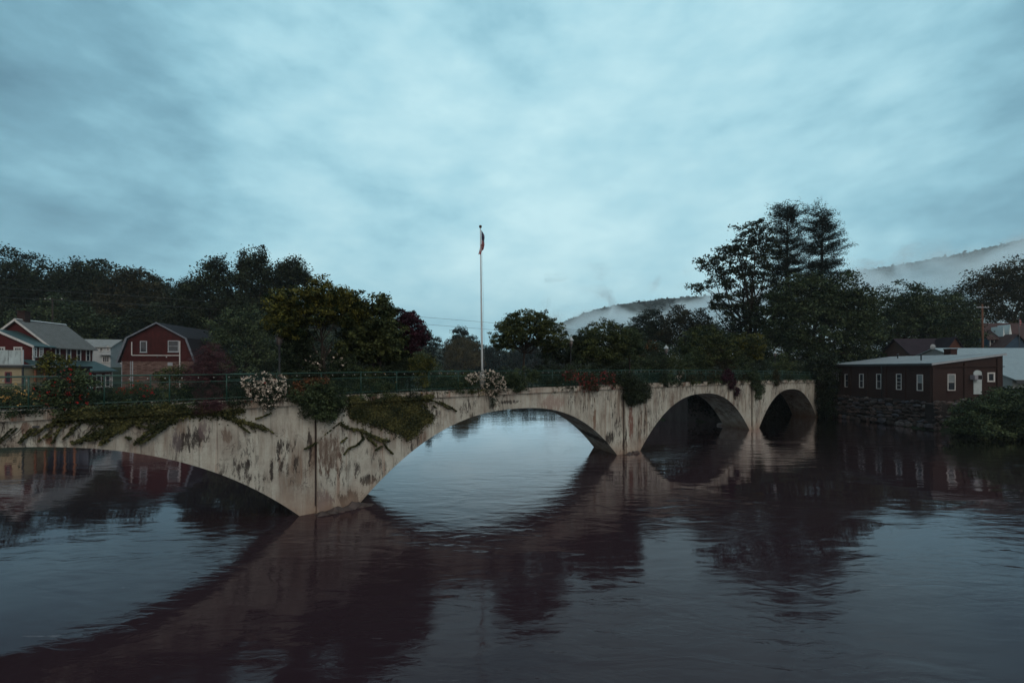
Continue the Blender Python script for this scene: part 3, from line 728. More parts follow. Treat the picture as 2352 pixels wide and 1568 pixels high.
# ------------------------------------------------------------------ ivy on the wall
def poly_sample(poly, n):
    P = np.array(poly, float); mn, mx = P.min(0), P.max(0); outp = []
    while len(outp) < n:
        q_ = mn + rng.random((n, 2)) * (mx - mn); d = sdist(q_[:, 0], q_[:, 1], P); w_ = q_[d < 0]
        outp += list(w_)
    return np.array(outp[:n])
def ivy(name, label, polys, strands, lm, n_per_area=1.5, leaf=0.10, stems=()):
    root = at_bridge(name, label, "ivy"); pts = []
    for poly in polys:
        P = np.array(poly, float); a = 0.5 * abs(np.dot(P[:, 0], np.roll(P[:, 1], 1)) - np.dot(P[:, 1], np.roll(P[:, 0], 1)))
        q_ = poly_sample(poly, int(a * n_per_area)); pts += list(q_ + rng.normal(size=q_.shape) * np.where(rng.random(len(q_)) < 0.3, 6.0, 1.6)[:, None])
    strands = [(l, w0 * 0.8, w1 * 0.7) for l, w0, w1 in strands]; sprinkle = [(l, 0.55, 0.25) for l in stems if random.random() < 0.5]
    for line, w0, w1 in strands + sprinkle:
        Ln = np.array(line, float); seg = np.linalg.norm(np.diff(Ln, axis=0), axis=1); tot = seg.sum(); n = int(tot * (w0 + w1) / 2 * n_per_area * 1.15) + 4
        t = rng.random(n) * tot; cum = np.concatenate([[0], np.cumsum(seg)])
        xx = np.interp(t, cum, Ln[:, 0]); yy = np.interp(t, cum, Ln[:, 1]); w_ = w0 + (w1 - w0) * t / tot
        w_ = w_ * (0.55 + 0.35 * np.sin(t * 0.35 + w0) + 0.35 * np.sin(t * 0.83 + 2)) * (1 + 0.9 * (rng.random(n) < 0.12))
        pts += list(np.stack([xx + rng.normal(size=n) * w_ * 0.32, yy + rng.normal(size=n) * w_ * 0.36], 1))
    S = np.array([face_sz(px, py) for px, py in pts])
    zc_ = np.array([coping_z(s) for s in S[:, 0]]); over = S[:, 1] > zc_ - 0.40
    y = -0.02 - 0.20 * rng.random(len(S)) ** 1.5 - np.where(over, 0.14, 0.0)
    S[:, 1] = np.minimum(S[:, 1], zc_ + 0.04)
    C = np.stack([S[:, 0], y, S[:, 1]], 1)
    T = 0.45 + 0.3 * np.sin(S[:, 0] * 3.1) * np.sin(S[:, 1] * 4.3) + 0.25 * rng.normal(size=len(S))
    leaf_mesh("foliage", C, np.full(len(C), leaf), T, lm, root, 0.8, normal=(0, -1.0, 0.55), nspread=0.6)
    if len(stems) or len(strands):
        st = MB()
        for line in list(stems) + [l for l, _, _ in strands]:
            L3 = []
            for k in range(len(line) - 1):
                for t in np.linspace(0, 1, 5)[:-1]:
                    px = line[k][0] + (line[k + 1][0] - line[k][0]) * t; py = line[k][1] + (line[k + 1][1] - line[k][1]) * t
                    s_, z_ = face_sz(px, py); L3.append((s_ + random.gauss(0, 0.02), -0.02 if z_ < coping_z(s_) - 0.38 else -0.15, min(z_, coping_z(s_)) + random.gauss(0, 0.015)))
            st.tube(L3, list(np.linspace(0.008, 0.002, len(L3))), 4, cap=False)
        st.build("creeper", M_BARK, root, fix=False)
c6 = lambda L: [(0.39065 * a, 826.9 + 0.39065 * b) for a, b in L]
c4 = lambda L: [(597.2 + 0.20508 * a, 882 + 0.20508 * b) for a, b in L]
c2 = lambda L: [(551.25 + 0.29307 * a, 514.5 + 0.29307 * b) for a, b in L]
c5 = lambda L: [(0.1582 * a, 900.4 + 0.1582 * b) for a, b in L]
fan = []
for k in range(26):
    x0 = random.uniform(300, 760); y0 = 370 + random.uniform(-5, 12); fan.append(c6([(x0, y0), (x0 - random.uniform(20, 60), y0 + random.uniform(25, 60)), (x0 - random.uniform(60, 130), min(488, y0 + random.uniform(60, 125)))]))
for k in range(9):
    x0 = 1420 + k * 16; fan.append(c6([(x0, 355 + k * 3), (x0 + 45, 378 + k * 4), (x0 + 80 + random.uniform(-20, 30), 400 + k * 3 + random.uniform(0, 26))]))
for k in range(10):
    x0 = random.uniform(0, 190); fan.append(c6([(x0 + 60, 400), (x0 + 20, 440), (x0 - 20 + random.uniform(-30, 10), 490 + random.uniform(-10, 8))]))
ivy("wall_ivy", "dark green ivy draped along the coping and fanning down the left arch",
    [c6([(300, 385), (340, 335), (440, 290), (620, 272), (800, 268), (960, 262), (1080, 266), (1090, 285), (1200, 292), (1300, 300), (1430, 285), (1420, 305), (1330, 325), (1150, 322), (1020, 345), (900, 352), (760, 372), (640, 365), (430, 352), (350, 366)])],
    [(c6([(760, 378), (640, 405), (540, 445), (430, 488)]), 20, 8), (c6([(740, 385), (660, 430), (590, 488)]), 18, 7), (c6([(700, 395), (600, 430), (520, 470)]), 12, 6),
     (c6([(1040, 345), (930, 390), (850, 440), (790, 488)]), 13, 6), (c6([(990, 375), (900, 440), (820, 492)]), 8, 4), (c6([(800, 378), (860, 395), (910, 402)]), 6, 5),
     (c6([(1320, 325), (1390, 352), (1470, 375), (1560, 405)]), 14, 6), (c6([(1390, 362), (1430, 400), (1465, 425)]), 6, 3), (c6([(740, 452), (770, 458)]), 6, 4), (c6([(870, 372), (910, 390)]), 6, 4), (c6([(1500, 345), (1545, 330), (1590, 312)]), 3, 2), (c6([(340, 360), (270, 390), (200, 440)]), 7, 2)],
    G_IVY, 1.35, 0.085, fan)
ivy("wall_ivy", "broad blanket of ivy on the wall right of the first pier",
    [c2([(845, 1345), (905, 1352), (960, 1390), (1020, 1400), (1060, 1375), (1200, 1352), (1330, 1360), (1480, 1340), (1505, 1352), (1480, 1385), (1390, 1392), (1420, 1440), (1470, 1470), (1510, 1500), (1500, 1540), (1440, 1570), (1400, 1600), (1380, 1650), (1320, 1668), (1240, 1640), (1120, 1590), (1010, 1560), (930, 1530), (870, 1520), (835, 1440)])],
    [(c4([(890, 430), (970, 490), (1100, 510), (1250, 570), (1370, 620), (1440, 632)]), 9, 5), (c4([(1130, 550), (1150, 610), (1080, 680), (980, 720), (930, 782)]), 4, 2.5), (c4([(1370, 640), (1420, 720), (1480, 775)]), 4, 2.5),
     (c4([(960, 598), (890, 650)]), 4, 2.5), (c4([(1360, 690), (1285, 738)]), 4, 2.5), (c4([(1200, 600), (1250, 640), (1295, 685)]), 8, 4), (c4([(1150, 520), (1260, 590), (1350, 640)]), 9, 5),
     (c4([(880, 430), (800, 500), (710, 560), (620, 660), (490, 725)]), 2.2, 2), (c2([(1400, 1560), (1340, 1640), (1300, 1700)]), 7, 3), (c2([(1420, 1400), (1465, 1440)]), 5, 3), (c2([(1500, 1380), (1570, 1410), (1640, 1450)]), 3, 1.5), (c2([(1560, 1390), (1640, 1430), (1690, 1465)]), 4, 2), (c2([(1510, 1420), (1530, 1440)]), 3, 2)],
    G_IVY, 1.6, 0.095)

# ------------------------------------------------------------------ buildings
def hit(px, py, O, ang, face, plane):
    """photo position -> (along, z) on a wall plane of a building with origin O and heading ang"""
    ca, sa = math.cos(ang), math.sin(ang); X = np.array([ca, sa]); Yv = np.array([-sa, ca]); r = np.array([(px - CX) / F, 1.0]); O = np.array(O[:2], float)
    nrm, al = (Yv, X) if face == 'F' else (X, Yv)
    t = (plane + np.dot(O, nrm)) / np.dot(r, nrm); p = r * t - O
    return float(np.dot(p, al)), float(CH - (py - HY) / F * t)
def fmap(face, plane):
    if face == 'F': return lambda a, d, z: (a, plane - d, z)
    if face == 'S': return lambda a, d, z: (plane + d, a, z)
    return lambda a, d, z: (plane - d, a, z)
def fbox(mb, fm, a0, a1, d0, d1, z0, z1, m=0):
    p = fm(a0, d0, z0); q_ = fm(a1, d1, z1)
    mb.box(min(p[0], q_[0]), max(p[0], q_[0]), min(p[1], q_[1]), max(p[1], q_[1]), z0, z1, m)
def window(par, face, plane, a0, a1, z0, z1, frm=M_WHITE, t=0.09, cols=1, rows=2, pane=M_GLASS, shade=None, name='window', sill=True, lab=None):
    fm = fmap(face, plane); f_ = MB()
    fbox(f_, fm, a0 - t, a0, 0.0, 0.07, z0 - t, z1 + t); fbox(f_, fm, a1, a1 + t, 0.0, 0.07, z0 - t, z1 + t)
    fbox(f_, fm, a0, a1, 0.0, 0.068, z1, z1 + t); fbox(f_, fm, a0, a1, 0.0, 0.068, z0 - t, z0)
    if sill: fbox(f_, fm, a0 - t * 1.4, a1 + t * 1.4, 0.0, 0.12, z0 - t * 1.7, z0 - t * 1.02)
    bw = min(0.05, t * 0.6)
    for k in range(1, rows): z = z0 + (z1 - z0) * k / rows; fbox(f_, fm, a0, a1, 0.0, 0.045, z - bw / 2, z + bw / 2)
    for k in range(1, cols): a = a0 + (a1 - a0) * k / cols; fbox(f_, fm, a - bw / 2, a + bw / 2, 0.0, 0.043, z0, z1)
    fo = f_.build(name, frm, par)
    if lab: fo['label'] = lab
    p_ = MB(); fbox(p_, fm, a0, a1, -0.01, 0.012, z0, z1); p_.build("pane", pane, fo)
    if shade:
        p_ = MB(); fbox(p_, fm, a0 + 0.01, a1 - 0.01, 0.013, 0.02, z0 + (z1 - z0) * 0.5, z1 - 0.01); p_.build("blind", shade, fo)
    return fo
def win_px(par, O, ang, face, plane, x0, x1, y0, y1, zg, **kw):
    t = kw.get('t', 0.09); a0, z0 = hit(x0, y1, O, ang, face, plane); a1, z1 = hit(x1, y0, O, ang, face, plane)
    if a0 > a1: a0, a1 = a1, a0
    return window(par, face, plane, a0 + t, a1 - t, z0 - zg + t, z1 - zg - t, **kw)
def prismx(mb, poly, x0, x1, m=0):
    n = len(poly); b = len(mb.v); mb.v += [(x0, y, z) for y, z in poly] + [(x1, y, z) for y, z in poly]
    for i in range(n): j = (i + 1) % n; mb.f.append([b + i, b + j, b + n + j, b + n + i]); mb.mi.append(m); mb.sm.append(False)
    mb.f.append([b + i for i in range(n)][::-1]); mb.f.append([b + n + i for i in range(n)]); mb.mi += [m, m]; mb.sm += [False, False]
def gable(par, x0, x1, y0, y1, zb, ze, zr, axis, wall, roof, ov=0.35, th=0.16, trim=None, oe=None):
    oe = ov if oe is None else oe
    w_ = MB(); r_ = MB(); t_ = MB()
    if axis == 'y':
        xm = (x0 + x1) / 2; sl = (zr - ze) / (xm - x0)
        w_.prism([(x0, zb), (x1, zb), (x1, ze), (xm, zr), (x0, ze)], y0, y1)
        for sgn, xe in ((-1, x0), (1, x1)):
            xo = xe + sgn * oe; zo = ze - oe * sl
            r_.prism([(xo, zo + 0.03), (xm, zr + 0.03), (xm, zr + 0.03 + th), (xo, zo + 0.03 + th)], y0 - ov, y1 + ov)
            if trim:
                for ya, yb in ((y0 - ov - 0.04, y0 - ov - 0.002),): t_.prism([(xo, zo - 0.12), (xm, zr - 0.10), (xm, zr + 0.10 + th), (xo, zo + 0.08 + th)], ya, yb)
    else:
        ym = (y0 + y1) / 2; sl = (zr - ze) / (ym - y0)
        prismx(w_, [(y0, zb), (y1, zb), (y1, ze), (ym, zr), (y0, ze)], x0, x1)
        for sgn, xe in ((-1, y0), (1, y1)):
            yo = xe + sgn * oe; zo = ze - oe * sl
            prismx(r_, [(yo, zo + 0.03), (ym, zr + 0.03), (ym, zr + 0.03 + th), (yo, zo + 0.03 + th)], x0 - ov, x1 + ov)
    wo = w_.build("wall", wall, par); ro = r_.build("roof", roof, par)
    if trim and axis == 'y': t_.build("gable_trim", trim, par)
    return wo, ro

RED_SIDING = siding_mat("red_clapboard", (0.066, 0.011, 0.012), 0.13)
DRED_SIDING = siding_mat("dark_red_boards", (0.046, 0.009, 0.009), 0.22, vertical=True, var=0.4)
SLATE = brick_mat("grey_shingle_roof", (0.19, 0.185, 0.18), (0.15, 0.145, 0.14), (0.09, 0.09, 0.09), 0.35, 0.17, blot=(0.11, 0.11, 0.10), ms_=0.02)
GREEN_ROOF = siding_mat("green_metal_roof", (0.035, 0.065, 0.066), 0.35, vertical=True, var=0.15, rough=0.5)
DARK_ROOF = brick_mat("dark_shingle_roof", (0.034, 0.032, 0.038), (0.026, 0.024, 0.030), (0.014, 0.014, 0.016), 0.3, 0.15, ms_=0.015)
RED_BRICK = brick_mat("red_brick", (0.042, 0.023, 0.020), (0.028, 0.016, 0.0145), (0.038, 0.031, 0.029), 0.22, 0.075, blot=(0.024, 0.012, 0.012))
PALE_BRICK = brick_mat("mixed_pale_brick", (0.22, 0.15, 0.13), (0.060, 0.026, 0.022), (0.10, 0.075, 0.065), 0.62, 0.2, blot=(0.07, 0.035, 0.03), ms_=0.03)
YELLOW_SIDING = siding_mat("cream_clapboard", (0.30, 0.255, 0.165), 0.15)
WHITE_SIDING = siding_mat("white_clapboard", (0.36, 0.39, 0.40), 0.14, var=0.08, dark=0.75)
GREY_SIDING = siding_mat("grey_clapboard", (0.13, 0.15, 0.17), 0.14, var=0.1, dark=0.7)
BLUE_SIDING = siding_mat("blue_clapboard", (0.035, 0.065, 0.10), 0.14)
METAL_ROOF = siding_mat("pale_corrugated_roof", (0.26, 0.31, 0.33), 0.18, vertical=True, var=0.12, rough=0.45, dark=0.6)
MEMB = mat("grey_roof_sheet", (0.20, 0.22, 0.23), 0.5, 0.25, 0.5, stretch=(0.3, 1, 1), spec=0.4)
BROWN_ROOF = brick_mat("brown_shingle_roof", (0.10, 0.06, 0.058), (0.075, 0.045, 0.045), (0.04, 0.03, 0.03), 0.4, 0.2, ms_=0.02)

HA = math.atan2(0.13, 0.99)
# red clapboard house with the grey shingle roof
O = (-66.9, 66.0); zg = 3.2
h = thing("red_house", "red clapboard house with grey shingle roof and green lower roofs", "house", (O[0], O[1], zg), HA)
gable(h, -8.5, 0, 0, 7.8, 0, 10.37 - zg, 14.0 - zg, 'y', RED_SIDING, SLATE, 0.45, 0.14, M_WHITE)
m_ = MB(); m_.prism([(-4.45, 14.16 - zg), (-4.05, 14.16 - zg), (-4.25, 14.30 - zg)], -0.45, 8.25); m_.build("ridge_cap", M_WHITE, h)
ch = MB(); ch.box(-4.9, -3.9, 0.7, 1.6, 13.2 - zg, 15.35 - zg); ch.box(-4.98, -3.82, 0.62, 1.68, 15.35 - zg, 15.5 - zg); ch.build("chimney", RED_BRICK, h)
cbd = MB(); cbd.box(-0.16, 0.05, -0.05, 0.16, 0, 10.2 - zg); cbd.box(-0.1, 0.045, 7.66, 7.83, 0, 10.2 - zg); cbd.build("corner_board", M_WHITE, h)
for (x0, x1, y0, y1) in ((126.5, 137.5, 797.5, 829), (151.5, 162.5, 799, 829.5), (175.5, 185.5, 800.5, 830), (197, 206.5, 801.5, 830)):
    win_px(h, O, HA, 'S', 0.0, x0, x1, y0, y1, zg, t=0.13)
# lower wing on the river side, long green roof
ze, zt = 6.75 - zg, 8.35 - zg
w_ = MB(); w_.box(0.03, 2.7, -4.2, 8.0, 0, ze); w_.build("wing_wall", RED_SIDING, h)
w_ = MB(); b_ = [(0.03, -4.6, zt), (0.03, 8.1, zt), (3.15, 8.7, ze), (3.15, -4.9, ze)]
w_.face(b_); w_.face([(p[0], p[1], p[2] - 0.12) for p in b_][::-1])
for i in range(4): j = (i + 1) % 4; w_.face([b_[i], (b_[i][0], b_[i][1], b_[i][2] - 0.12), (b_[j][0], b_[j][1], b_[j][2] - 0.12), b_[j]])
w_.build("wing_roof", GREEN_ROOF, h)
w_ = MB(); w_.box(2.72, 2.80, -4.2, 8.02, ze - 0.26, ze - 0.13); w_.box(2.702, 2.78, 7.84, 8.03, 0, ze - 0.26); w_.build("wing_trim", M_WHITE, h)
for k in range(6): a = 7.0 - 1.85 * k; window(h, 'S', 2.7, a - 0.42, a + 0.42, 4.35 - zg, 6.1 - zg, t=0.13)
# forward extension with its own green gable roof
gable(h, -8.8, 0.28, -3.05, -0.02, 0, 10.2 - zg, 12.35 - zg, 'y', RED_SIDING, GREEN_ROOF, 0.3, 0.12, M_WHITE)
w_ = MB(); w_.box(0.14, 0.33, -3.1, -2.9, 0, 10.0 - zg); w_.build("corner_board", M_WHITE, h)
win_px(h, O, HA, 'S', 0.28, 74, 84, 798, 819.5, zg, t=0.12, cols=2, rows=3)
win_px(h, O, HA, 'S', 0.28, 89.5, 99, 798, 818.5, zg, t=0.12, cols=2, rows=3)
win_px(h, O, HA, 'F', -3.05, 32, 51.5, 796.5, 812, zg, t=0.16, cols=3)
win_px(h, O, HA, 'F', -3.05, -8, 12, 796.5, 812, zg, t=0.16, cols=3)

# yellow building with flat roof and white screen, left edge
O = (-66.6, 57.5); zg = 3.2; ang = HA
h = thing("yellow_building", "cream yellow clapboard building with a flat roof at the left edge of the photo", "house", (O[0], O[1], zg), ang)
a1, _ = hit(52.7, 860, O, ang, 'F', 0.0)
w_ = MB(); w_.box(a1 - 7.5, a1, 0, 4.5, 0, 7.25 - zg); w_.build("wall", YELLOW_SIDING, h)
w_ = MB(); w_.box(a1 - 7.9, a1 + 0.25, -0.35, 4.7, 7.25 - zg, 7.5 - zg); w_.build("roof", M_DKMET, h)
w_ = MB(); w_.box(a1 - 7.85, a1 + 0.22, -0.3, 4.65, 7.503 - zg, 7.62 - zg); w_.build("roof_sheet", MEMB, h)
win_px(h, O, ang, 'F', 0.0, 12, 27.3, 853.5, 880, zg, t=0.14, frm=mat("maroon_trim", (0.13, 0.04, 0.045), 0.6), rows=1)
win_px(h, O, ang, 'F', 0.0, -20, -4, 853.5, 880, zg, t=0.14, frm=mat("maroon_trim", (0.13, 0.04, 0.045), 0.6), rows=1)
w_ = MB(); w_.box(a1 - 0.12, a1 + 0.03, -0.04, 0.1, 0, 7.2 - zg); w_.build("corner_board", M_DKMET, h)
O2 = (-66.6 + 0.0, 59.2)
scn = thing("roof_screen", "weathered pale blue board screen standing on the flat roof of the yellow building", "screen", (O2[0], O2[1], 7.62), ang)
a1, z1 = hit(51.5, 804.5, O2, ang, 'F', 0.0)
for k in range(5):
    w_ = MB(); w_.box(a1 - 1.62 * (k + 1) + 0.02, a1 - 1.62 * k - 0.02, 0, 0.1, 0, z1 - 7.62 + 0.03 * (k % 2)); w_.build("panel", mat("pale_blue_boards", (0.33, 0.40, 0.41), 0.7, 0.2, 1.2, stretch=(1, 1, 0.4), dirt=(0.10, 0.10, 0.10)), scn)
w_ = MB(); w_.box(a1 - 0.05, a1 + 0.05, -0.04, 0.14, 0, z1 - 7.55); w_.build("post", M_WHITE, scn)

# dark flat-roofed porch between
O = (-63.6, 59.3); zg = 3.2
h = thing("porch_building", "dark flat roofed porch with orange posts beside the yellow building", "porch", (O[0], O[1], zg), ang)
a0, zt = hit(55, 841, O, ang, 'F', 0.0); a1, _ = hit(172, 846, O, ang, 'F', 0.0)
w_ = MB(); w_.box(a0, a1, 2.2, 2.5, 0, zt - zg - 0.2); w_.build("wall", mat("dark_porch_wall", (0.03, 0.022, 0.022), 0.8), h)
w_ = MB(); w_.box(a0 - 0.1, a1 + 0.2, -0.3, 2.7, zt - zg - 0.28, zt - zg); w_.build("roof", M_BLACK, h)
w_ = MB(); w_.box(a0 - 0.12, a1 + 0.22, -0.34, -0.302, zt - zg - 0.12, zt - zg + 0.02); w_.build("gutter", M_TRIM, h)
for k in range(6):
    a = a0 + 0.1 + (a1 - a0 - 0.2) * k / 5; w_ = MB(); w_.box(a - 0.09, a + 0.09, 0, 0.16, 0, zt - zg - 0.28); w_.build("post", mat("orange_post", (0.20, 0.085, 0.045), 0.7), h)
for k in range(5):
    a = a0 + (a1 - a0) * (k + 0.5) / 5; window(h, 'F', 2.2, a - 0.6, a + 0.6, 4.3 - zg, 6.3 - zg, t=0.07, frm=mat("blue_grey_trim", (0.09, 0.11, 0.14), 0.6), pane=mat("blue_curtain_glass", (0.05, 0.07, 0.10), 0.2, 0.3, 5))

# gambrel barn
O = (-64.5, 75.0); zg = 3.6
h = thing("gambrel_barn", "dark red gambrel roofed barn standing on a pale brick ground floor", "barn", (O[0], O[1], zg), HA)
W_ = 11.2; xm = W_ / 2; kz = 12.05 - zg; az_ = 14.6 - zg; ez = 8.35 - zg
prof = [(0, ez), (W_, ez), (W_ - 1.2, kz), (xm, az_), (1.2, kz)]
w_ = MB(); w_.prism(prof, 0, 15); w_.build("upper_wall", DRED_SIDING, h)
w_ = MB(); w_.box(0.1, W_ - 0.1, 0.06, 14.9, 0, ez); w_.build("lower_wall", PALE_BRICK, h)
r_ = MB(); n_ = 0.16
def slab(mb, p, q_, y0, y1, th): mb.prism([p, q_, (q_[0], q_[1] + th), (p[0], p[1] + th)], y0, y1)
slab(r_, (xm, az_ + 0.03), (W_ - 1.1, kz + 0.03), -0.4, 15.3, n_); slab(r_, (1.1, kz + 0.03), (xm, az_ + 0.03), -0.4, 15.3, n_)
r_.prism([(W_ - 1.15, kz), (W_ + 0.22, ez - 0.25), (W_ + 0.40, ez - 0.20), (W_ - 0.95, kz + 0.18)], -0.4, 15.3)
r_.prism([(1.15, kz), (-0.22, ez - 0.25), (-0.40, ez - 0.20), (0.95, kz + 0.18)], -0.4, 15.3)
r_.build("roof", DARK_ROOF, h)
t_ = MB()
for (p, q_) in (((xm, az_ - 0.03), (W_ - 1.05, kz - 0.05)), ((1.05, kz - 0.05), (xm, az_ - 0.03))): slab(t_, p, q_, -0.45, -0.402, 0.26)
t_.prism([(W_ - 1.2, kz - 0.05), (W_ + 0.2, ez - 0.3), (W_ + 0.45, ez - 0.22), (W_ - 0.95, kz + 0.18)], -0.45, -0.403)
t_.prism([(1.2, kz - 0.05), (-0.2, ez - 0.3), (-0.45, ez - 0.22), (0.95, kz + 0.18)], -0.45, -0.403)
t_.build("gable_trim", mat("slate_trim", (0.13, 0.15, 0.18), 0.6), h)
win_px(h, O, HA, 'F', 0.0, 322, 338, 783, 809, zg, t=0.12, frm=M_TRIM, rows=1)
win_px(h, O, HA, 'F', 0.0, 386, 411, 782, 808, zg, t=0.12, frm=M_TRIM, rows=2, cols=1)
pp = MB(); a0, z0 = hit(303.3, 815.7, O, HA, 'F', 0); a1, z1 = hit(413.5, 815.7, O, HA, 'F', 0); _, zt0 = hit(303.3, 785, O, HA, 'F', 0); _, zt1 = hit(413.5, 783, O, HA, 'F', 0)
pp.box(a0 - 0.06, a0 + 0.06, -0.12, -0.01, z0 - zg, zt0 - zg); pp.box(a1 - 0.07, a1 + 0.07, -0.12, -0.01, 0.2, zt1 - zg); pp.box(a0 + 0.06, a1 - 0.07, -0.118, -0.012, z0 - zg - 0.07, z0 - zg + 0.06)
pp.build("white_pipe", M_WHITE, h)
pp = MB()
for a in (0.16, 1.45, 1.8): pp.box(a - 0.04, a + 0.04, 0.0, 0.055, 0, ez)
pp.box(a0 - 0.05, a0 + 0.05, 0.0, 0.054, 0, ez + 0.0); pp.build("downpipe", M_TRIM, h)
vt = MB(); vt.box(7.1, 7.85, 0.0, 0.05, ez - 0.75, ez - 0.2)
for k in range(4): vt.box(7.12, 7.83, -0.03, 0.0, ez - 0.7 + 0.13 * k, ez - 0.65 + 0.13 * k)
vt.build("vent", M_TRIM, h)
for a in (5.6, 7.0):
    fl_ = MB(); fl_.lathe([(0.03, 0), (0.09, 0.02), (0.1, 0.14), (0.04, 0.18)], 8, o=(a, -0.12, 8.95 - zg)); fl_.build("floodlight", M_WHITE if a > 6 else M_DKMET, h)
# small dormer on the right roof slope
dm = MB(); dm.prism([(9.2, kz - 2.2), (12.3, kz - 2.2), (12.3, kz - 0.6), (10.75, kz + 1.05), (9.2, kz - 0.6)], 9.5, 12.2); dm.build("dormer", mat("slate_wall", (0.06, 0.075, 0.09), 0.7), h)
dm = MB(); slab(dm, (9.0, kz - 0.75), (10.75, kz + 1.08), 9.2, 12.4, 0.13); slab(dm, (10.75, kz + 1.08), (12.5, kz - 0.75), 9.2, 12.4, 0.13); dm.build("dormer_roof", M_TRIM, h)
# outside stair
stp = MB()
for k in range(12): stp.box(W_ + 0.3 + k * 0.0, W_ + 1.3, 0.2 + k * 0.28, 0.5 + k * 0.28, 0.2 + k * 0.38, 0.26 + k * 0.38)
for k in range(13): stp.box(W_ + 1.28, W_ + 1.33, 0.2 + k * 0.28, 0.25 + k * 0.28, 0.2 + k * 0.38, 1.25 + k * 0.38)
stp.prism([(W_ + 1.31, 0), (W_ + 1.36, 0), (W_ + 1.36, 0.2), (W_ + 1.31, 0.2)], 0.2, 3.8); stp.build("outside_stair", mat("grey_wood", (0.06, 0.05, 0.045), 0.9), h)

# white house and grey house up on the street
O = (-78.5, 90.0); zg = 7.0; ang2 = R(14)
h = thing("white_house", "white two storey clapboard house partly behind the red house roof", "house", (O[0], O[1], zg - 0.6), ang2)
a1, zt = hit(254, 797.5, O, ang2, 'F', 0); a0, _ = hit(196, 790, O, ang2, 'F', 0); zg -= 0.6
gable(h, a0 - 2, a1, 0, 7, 0, zt - zg, zt - zg + 1.6, 'x', WHITE_SIDING, mat("pale_tin_roof", (0.22, 0.22, 0.21), 0.5, 0.2, 1), 0.25, 0.12)
win_px(h, O, ang2, 'F', 0, 246, 251, 794.5, 806, zg, t=0.08); win_px(h, O, ang2, 'F', 0, 229, 237, 799, 807, zg, t=0.08); win_px(h, O, ang2, 'F', 0, 235, 251.5, 818, 832, zg, t=0.1, cols=3, rows=1)
w_ = MB(); a2, zz_ = hit(232, 815.5, O, ang2, 'F', 0); w_.box(a2, a1 + 0.5, -0.7, -0.01, zz_ - zg, zz_ - zg + 0.12); w_.build("awning", M_TRIM, h)
O = (-88.5, 108.0); zg = 7.2
h = thing("grey_house", "small grey blue house with a steep gable between the white house and the barn", "house", (O[0], O[1], zg - 1.0), HA); zg -= 1.0
a0, _ = hit(250, 800, O, HA, 'F', 0); a1, _ = hit(297, 800, O, HA, 'F', 0); _, ze_ = hit(270, 797, O, HA, 'F', 0); _, zr_ = hit(270, 772, O, HA, 'F', 0)
gable(h, a0, a1, 0, 8, 0, ze_ - zg, zr_ - zg, 'y', GREY_SIDING, mat("grey_tin_roof", (0.16, 0.16, 0.17), 0.6), 0.3, 0.12, M_TRIM)
win_px(h, O, HA, 'F', 0, 271.5, 278.5, 784, 797, zg, t=0.12); win_px(h, O, HA, 'F', 0, 258, 264.5, 790.5, 797.5, zg, t=0.08, rows=1); win_px(h, O, HA, 'F', 0, 271, 279, 805, 817, zg, t=0.1)
w_ = MB(); w_.box(a0, a1 - 1, -2.2, -0.02, 4.2, 4.35); w_.build("porch_roof", mat("purple_grey_shingle", (0.07, 0.06, 0.065), 0.8), h)
for k in range(4):
    w_ = MB(); w_.box(a0 + 0.1 + k * 1.1, a0 + 0.22 + k * 1.1, -2.1, -1.98, 0, 4.2); w_.build("porch_post", M_TRIM, h)

# white pickup parked on the street, facing the river
c = WP(289, 842, 86.0); zg = float(ground_h(c[0], c[1]))
car = thing("parked_truck", "white pickup truck parked nose out beside the left wall of the barn", "truck", (c[0], c[1], max(zg, c[2])), R(10))
CW = mat("white_car_paint", (0.62, 0.66, 0.68), 0.3, 0.04, spec=0.6)
w_ = MB(); w_.prism([(-0.93, 0.42), (0.93, 0.42), (0.95, 0.75), (0.90, 1.08), (-0.90, 1.08), (-0.95, 0.75)], 0, 5.0); w_.prism([(-0.86, 1.08), (0.86, 1.08), (0.72, 1.72), (-0.72, 1.72)], 1.35, 3.3); w_.build("body", CW, car)
w_ = MB(); w_.prism([(-0.78, 1.13), (0.78, 1.13), (0.66, 1.64), (-0.66, 1.64)], 1.32, 1.348); w_.build("windscreen", M_GLASS, car)
w_ = MB(); w_.box(-0.55, 0.55, -0.03, -0.002, 0.62, 0.95); w_.build("grille", M_BLACK, car)
w_ = MB(); w_.box(-0.92, 0.92, -0.12, -0.003, 0.36, 0.54); w_.build("bumper", M_DKMET, car)
for sx_ in (-1, 1):
    w_ = MB(); w_.box(min(sx_ * 0.60, sx_ * 0.88), max(sx_ * 0.60, sx_ * 0.88), -0.04, -0.004, 0.68, 0.9); w_.build("headlight", mat("headlight_glass", (0.5, 0.5, 0.48), 0.15), car)
    for yy in (0.9, 3.9):
        w_ = MB(); pts = [(sx_ * 0.78, yy, 0.37), (sx_ * 0.99, yy, 0.37)]; w_.tube(pts, 0.37, 14); wh_ = w_.build("wheel", M_BLACK, car)
        w_ = MB(); w_.tube([(sx_ * 0.98, yy, 0.37), (sx_ * 1.0, yy, 0.37)], 0.2, 10); w_.build("rim", M_TRIM, wh_)

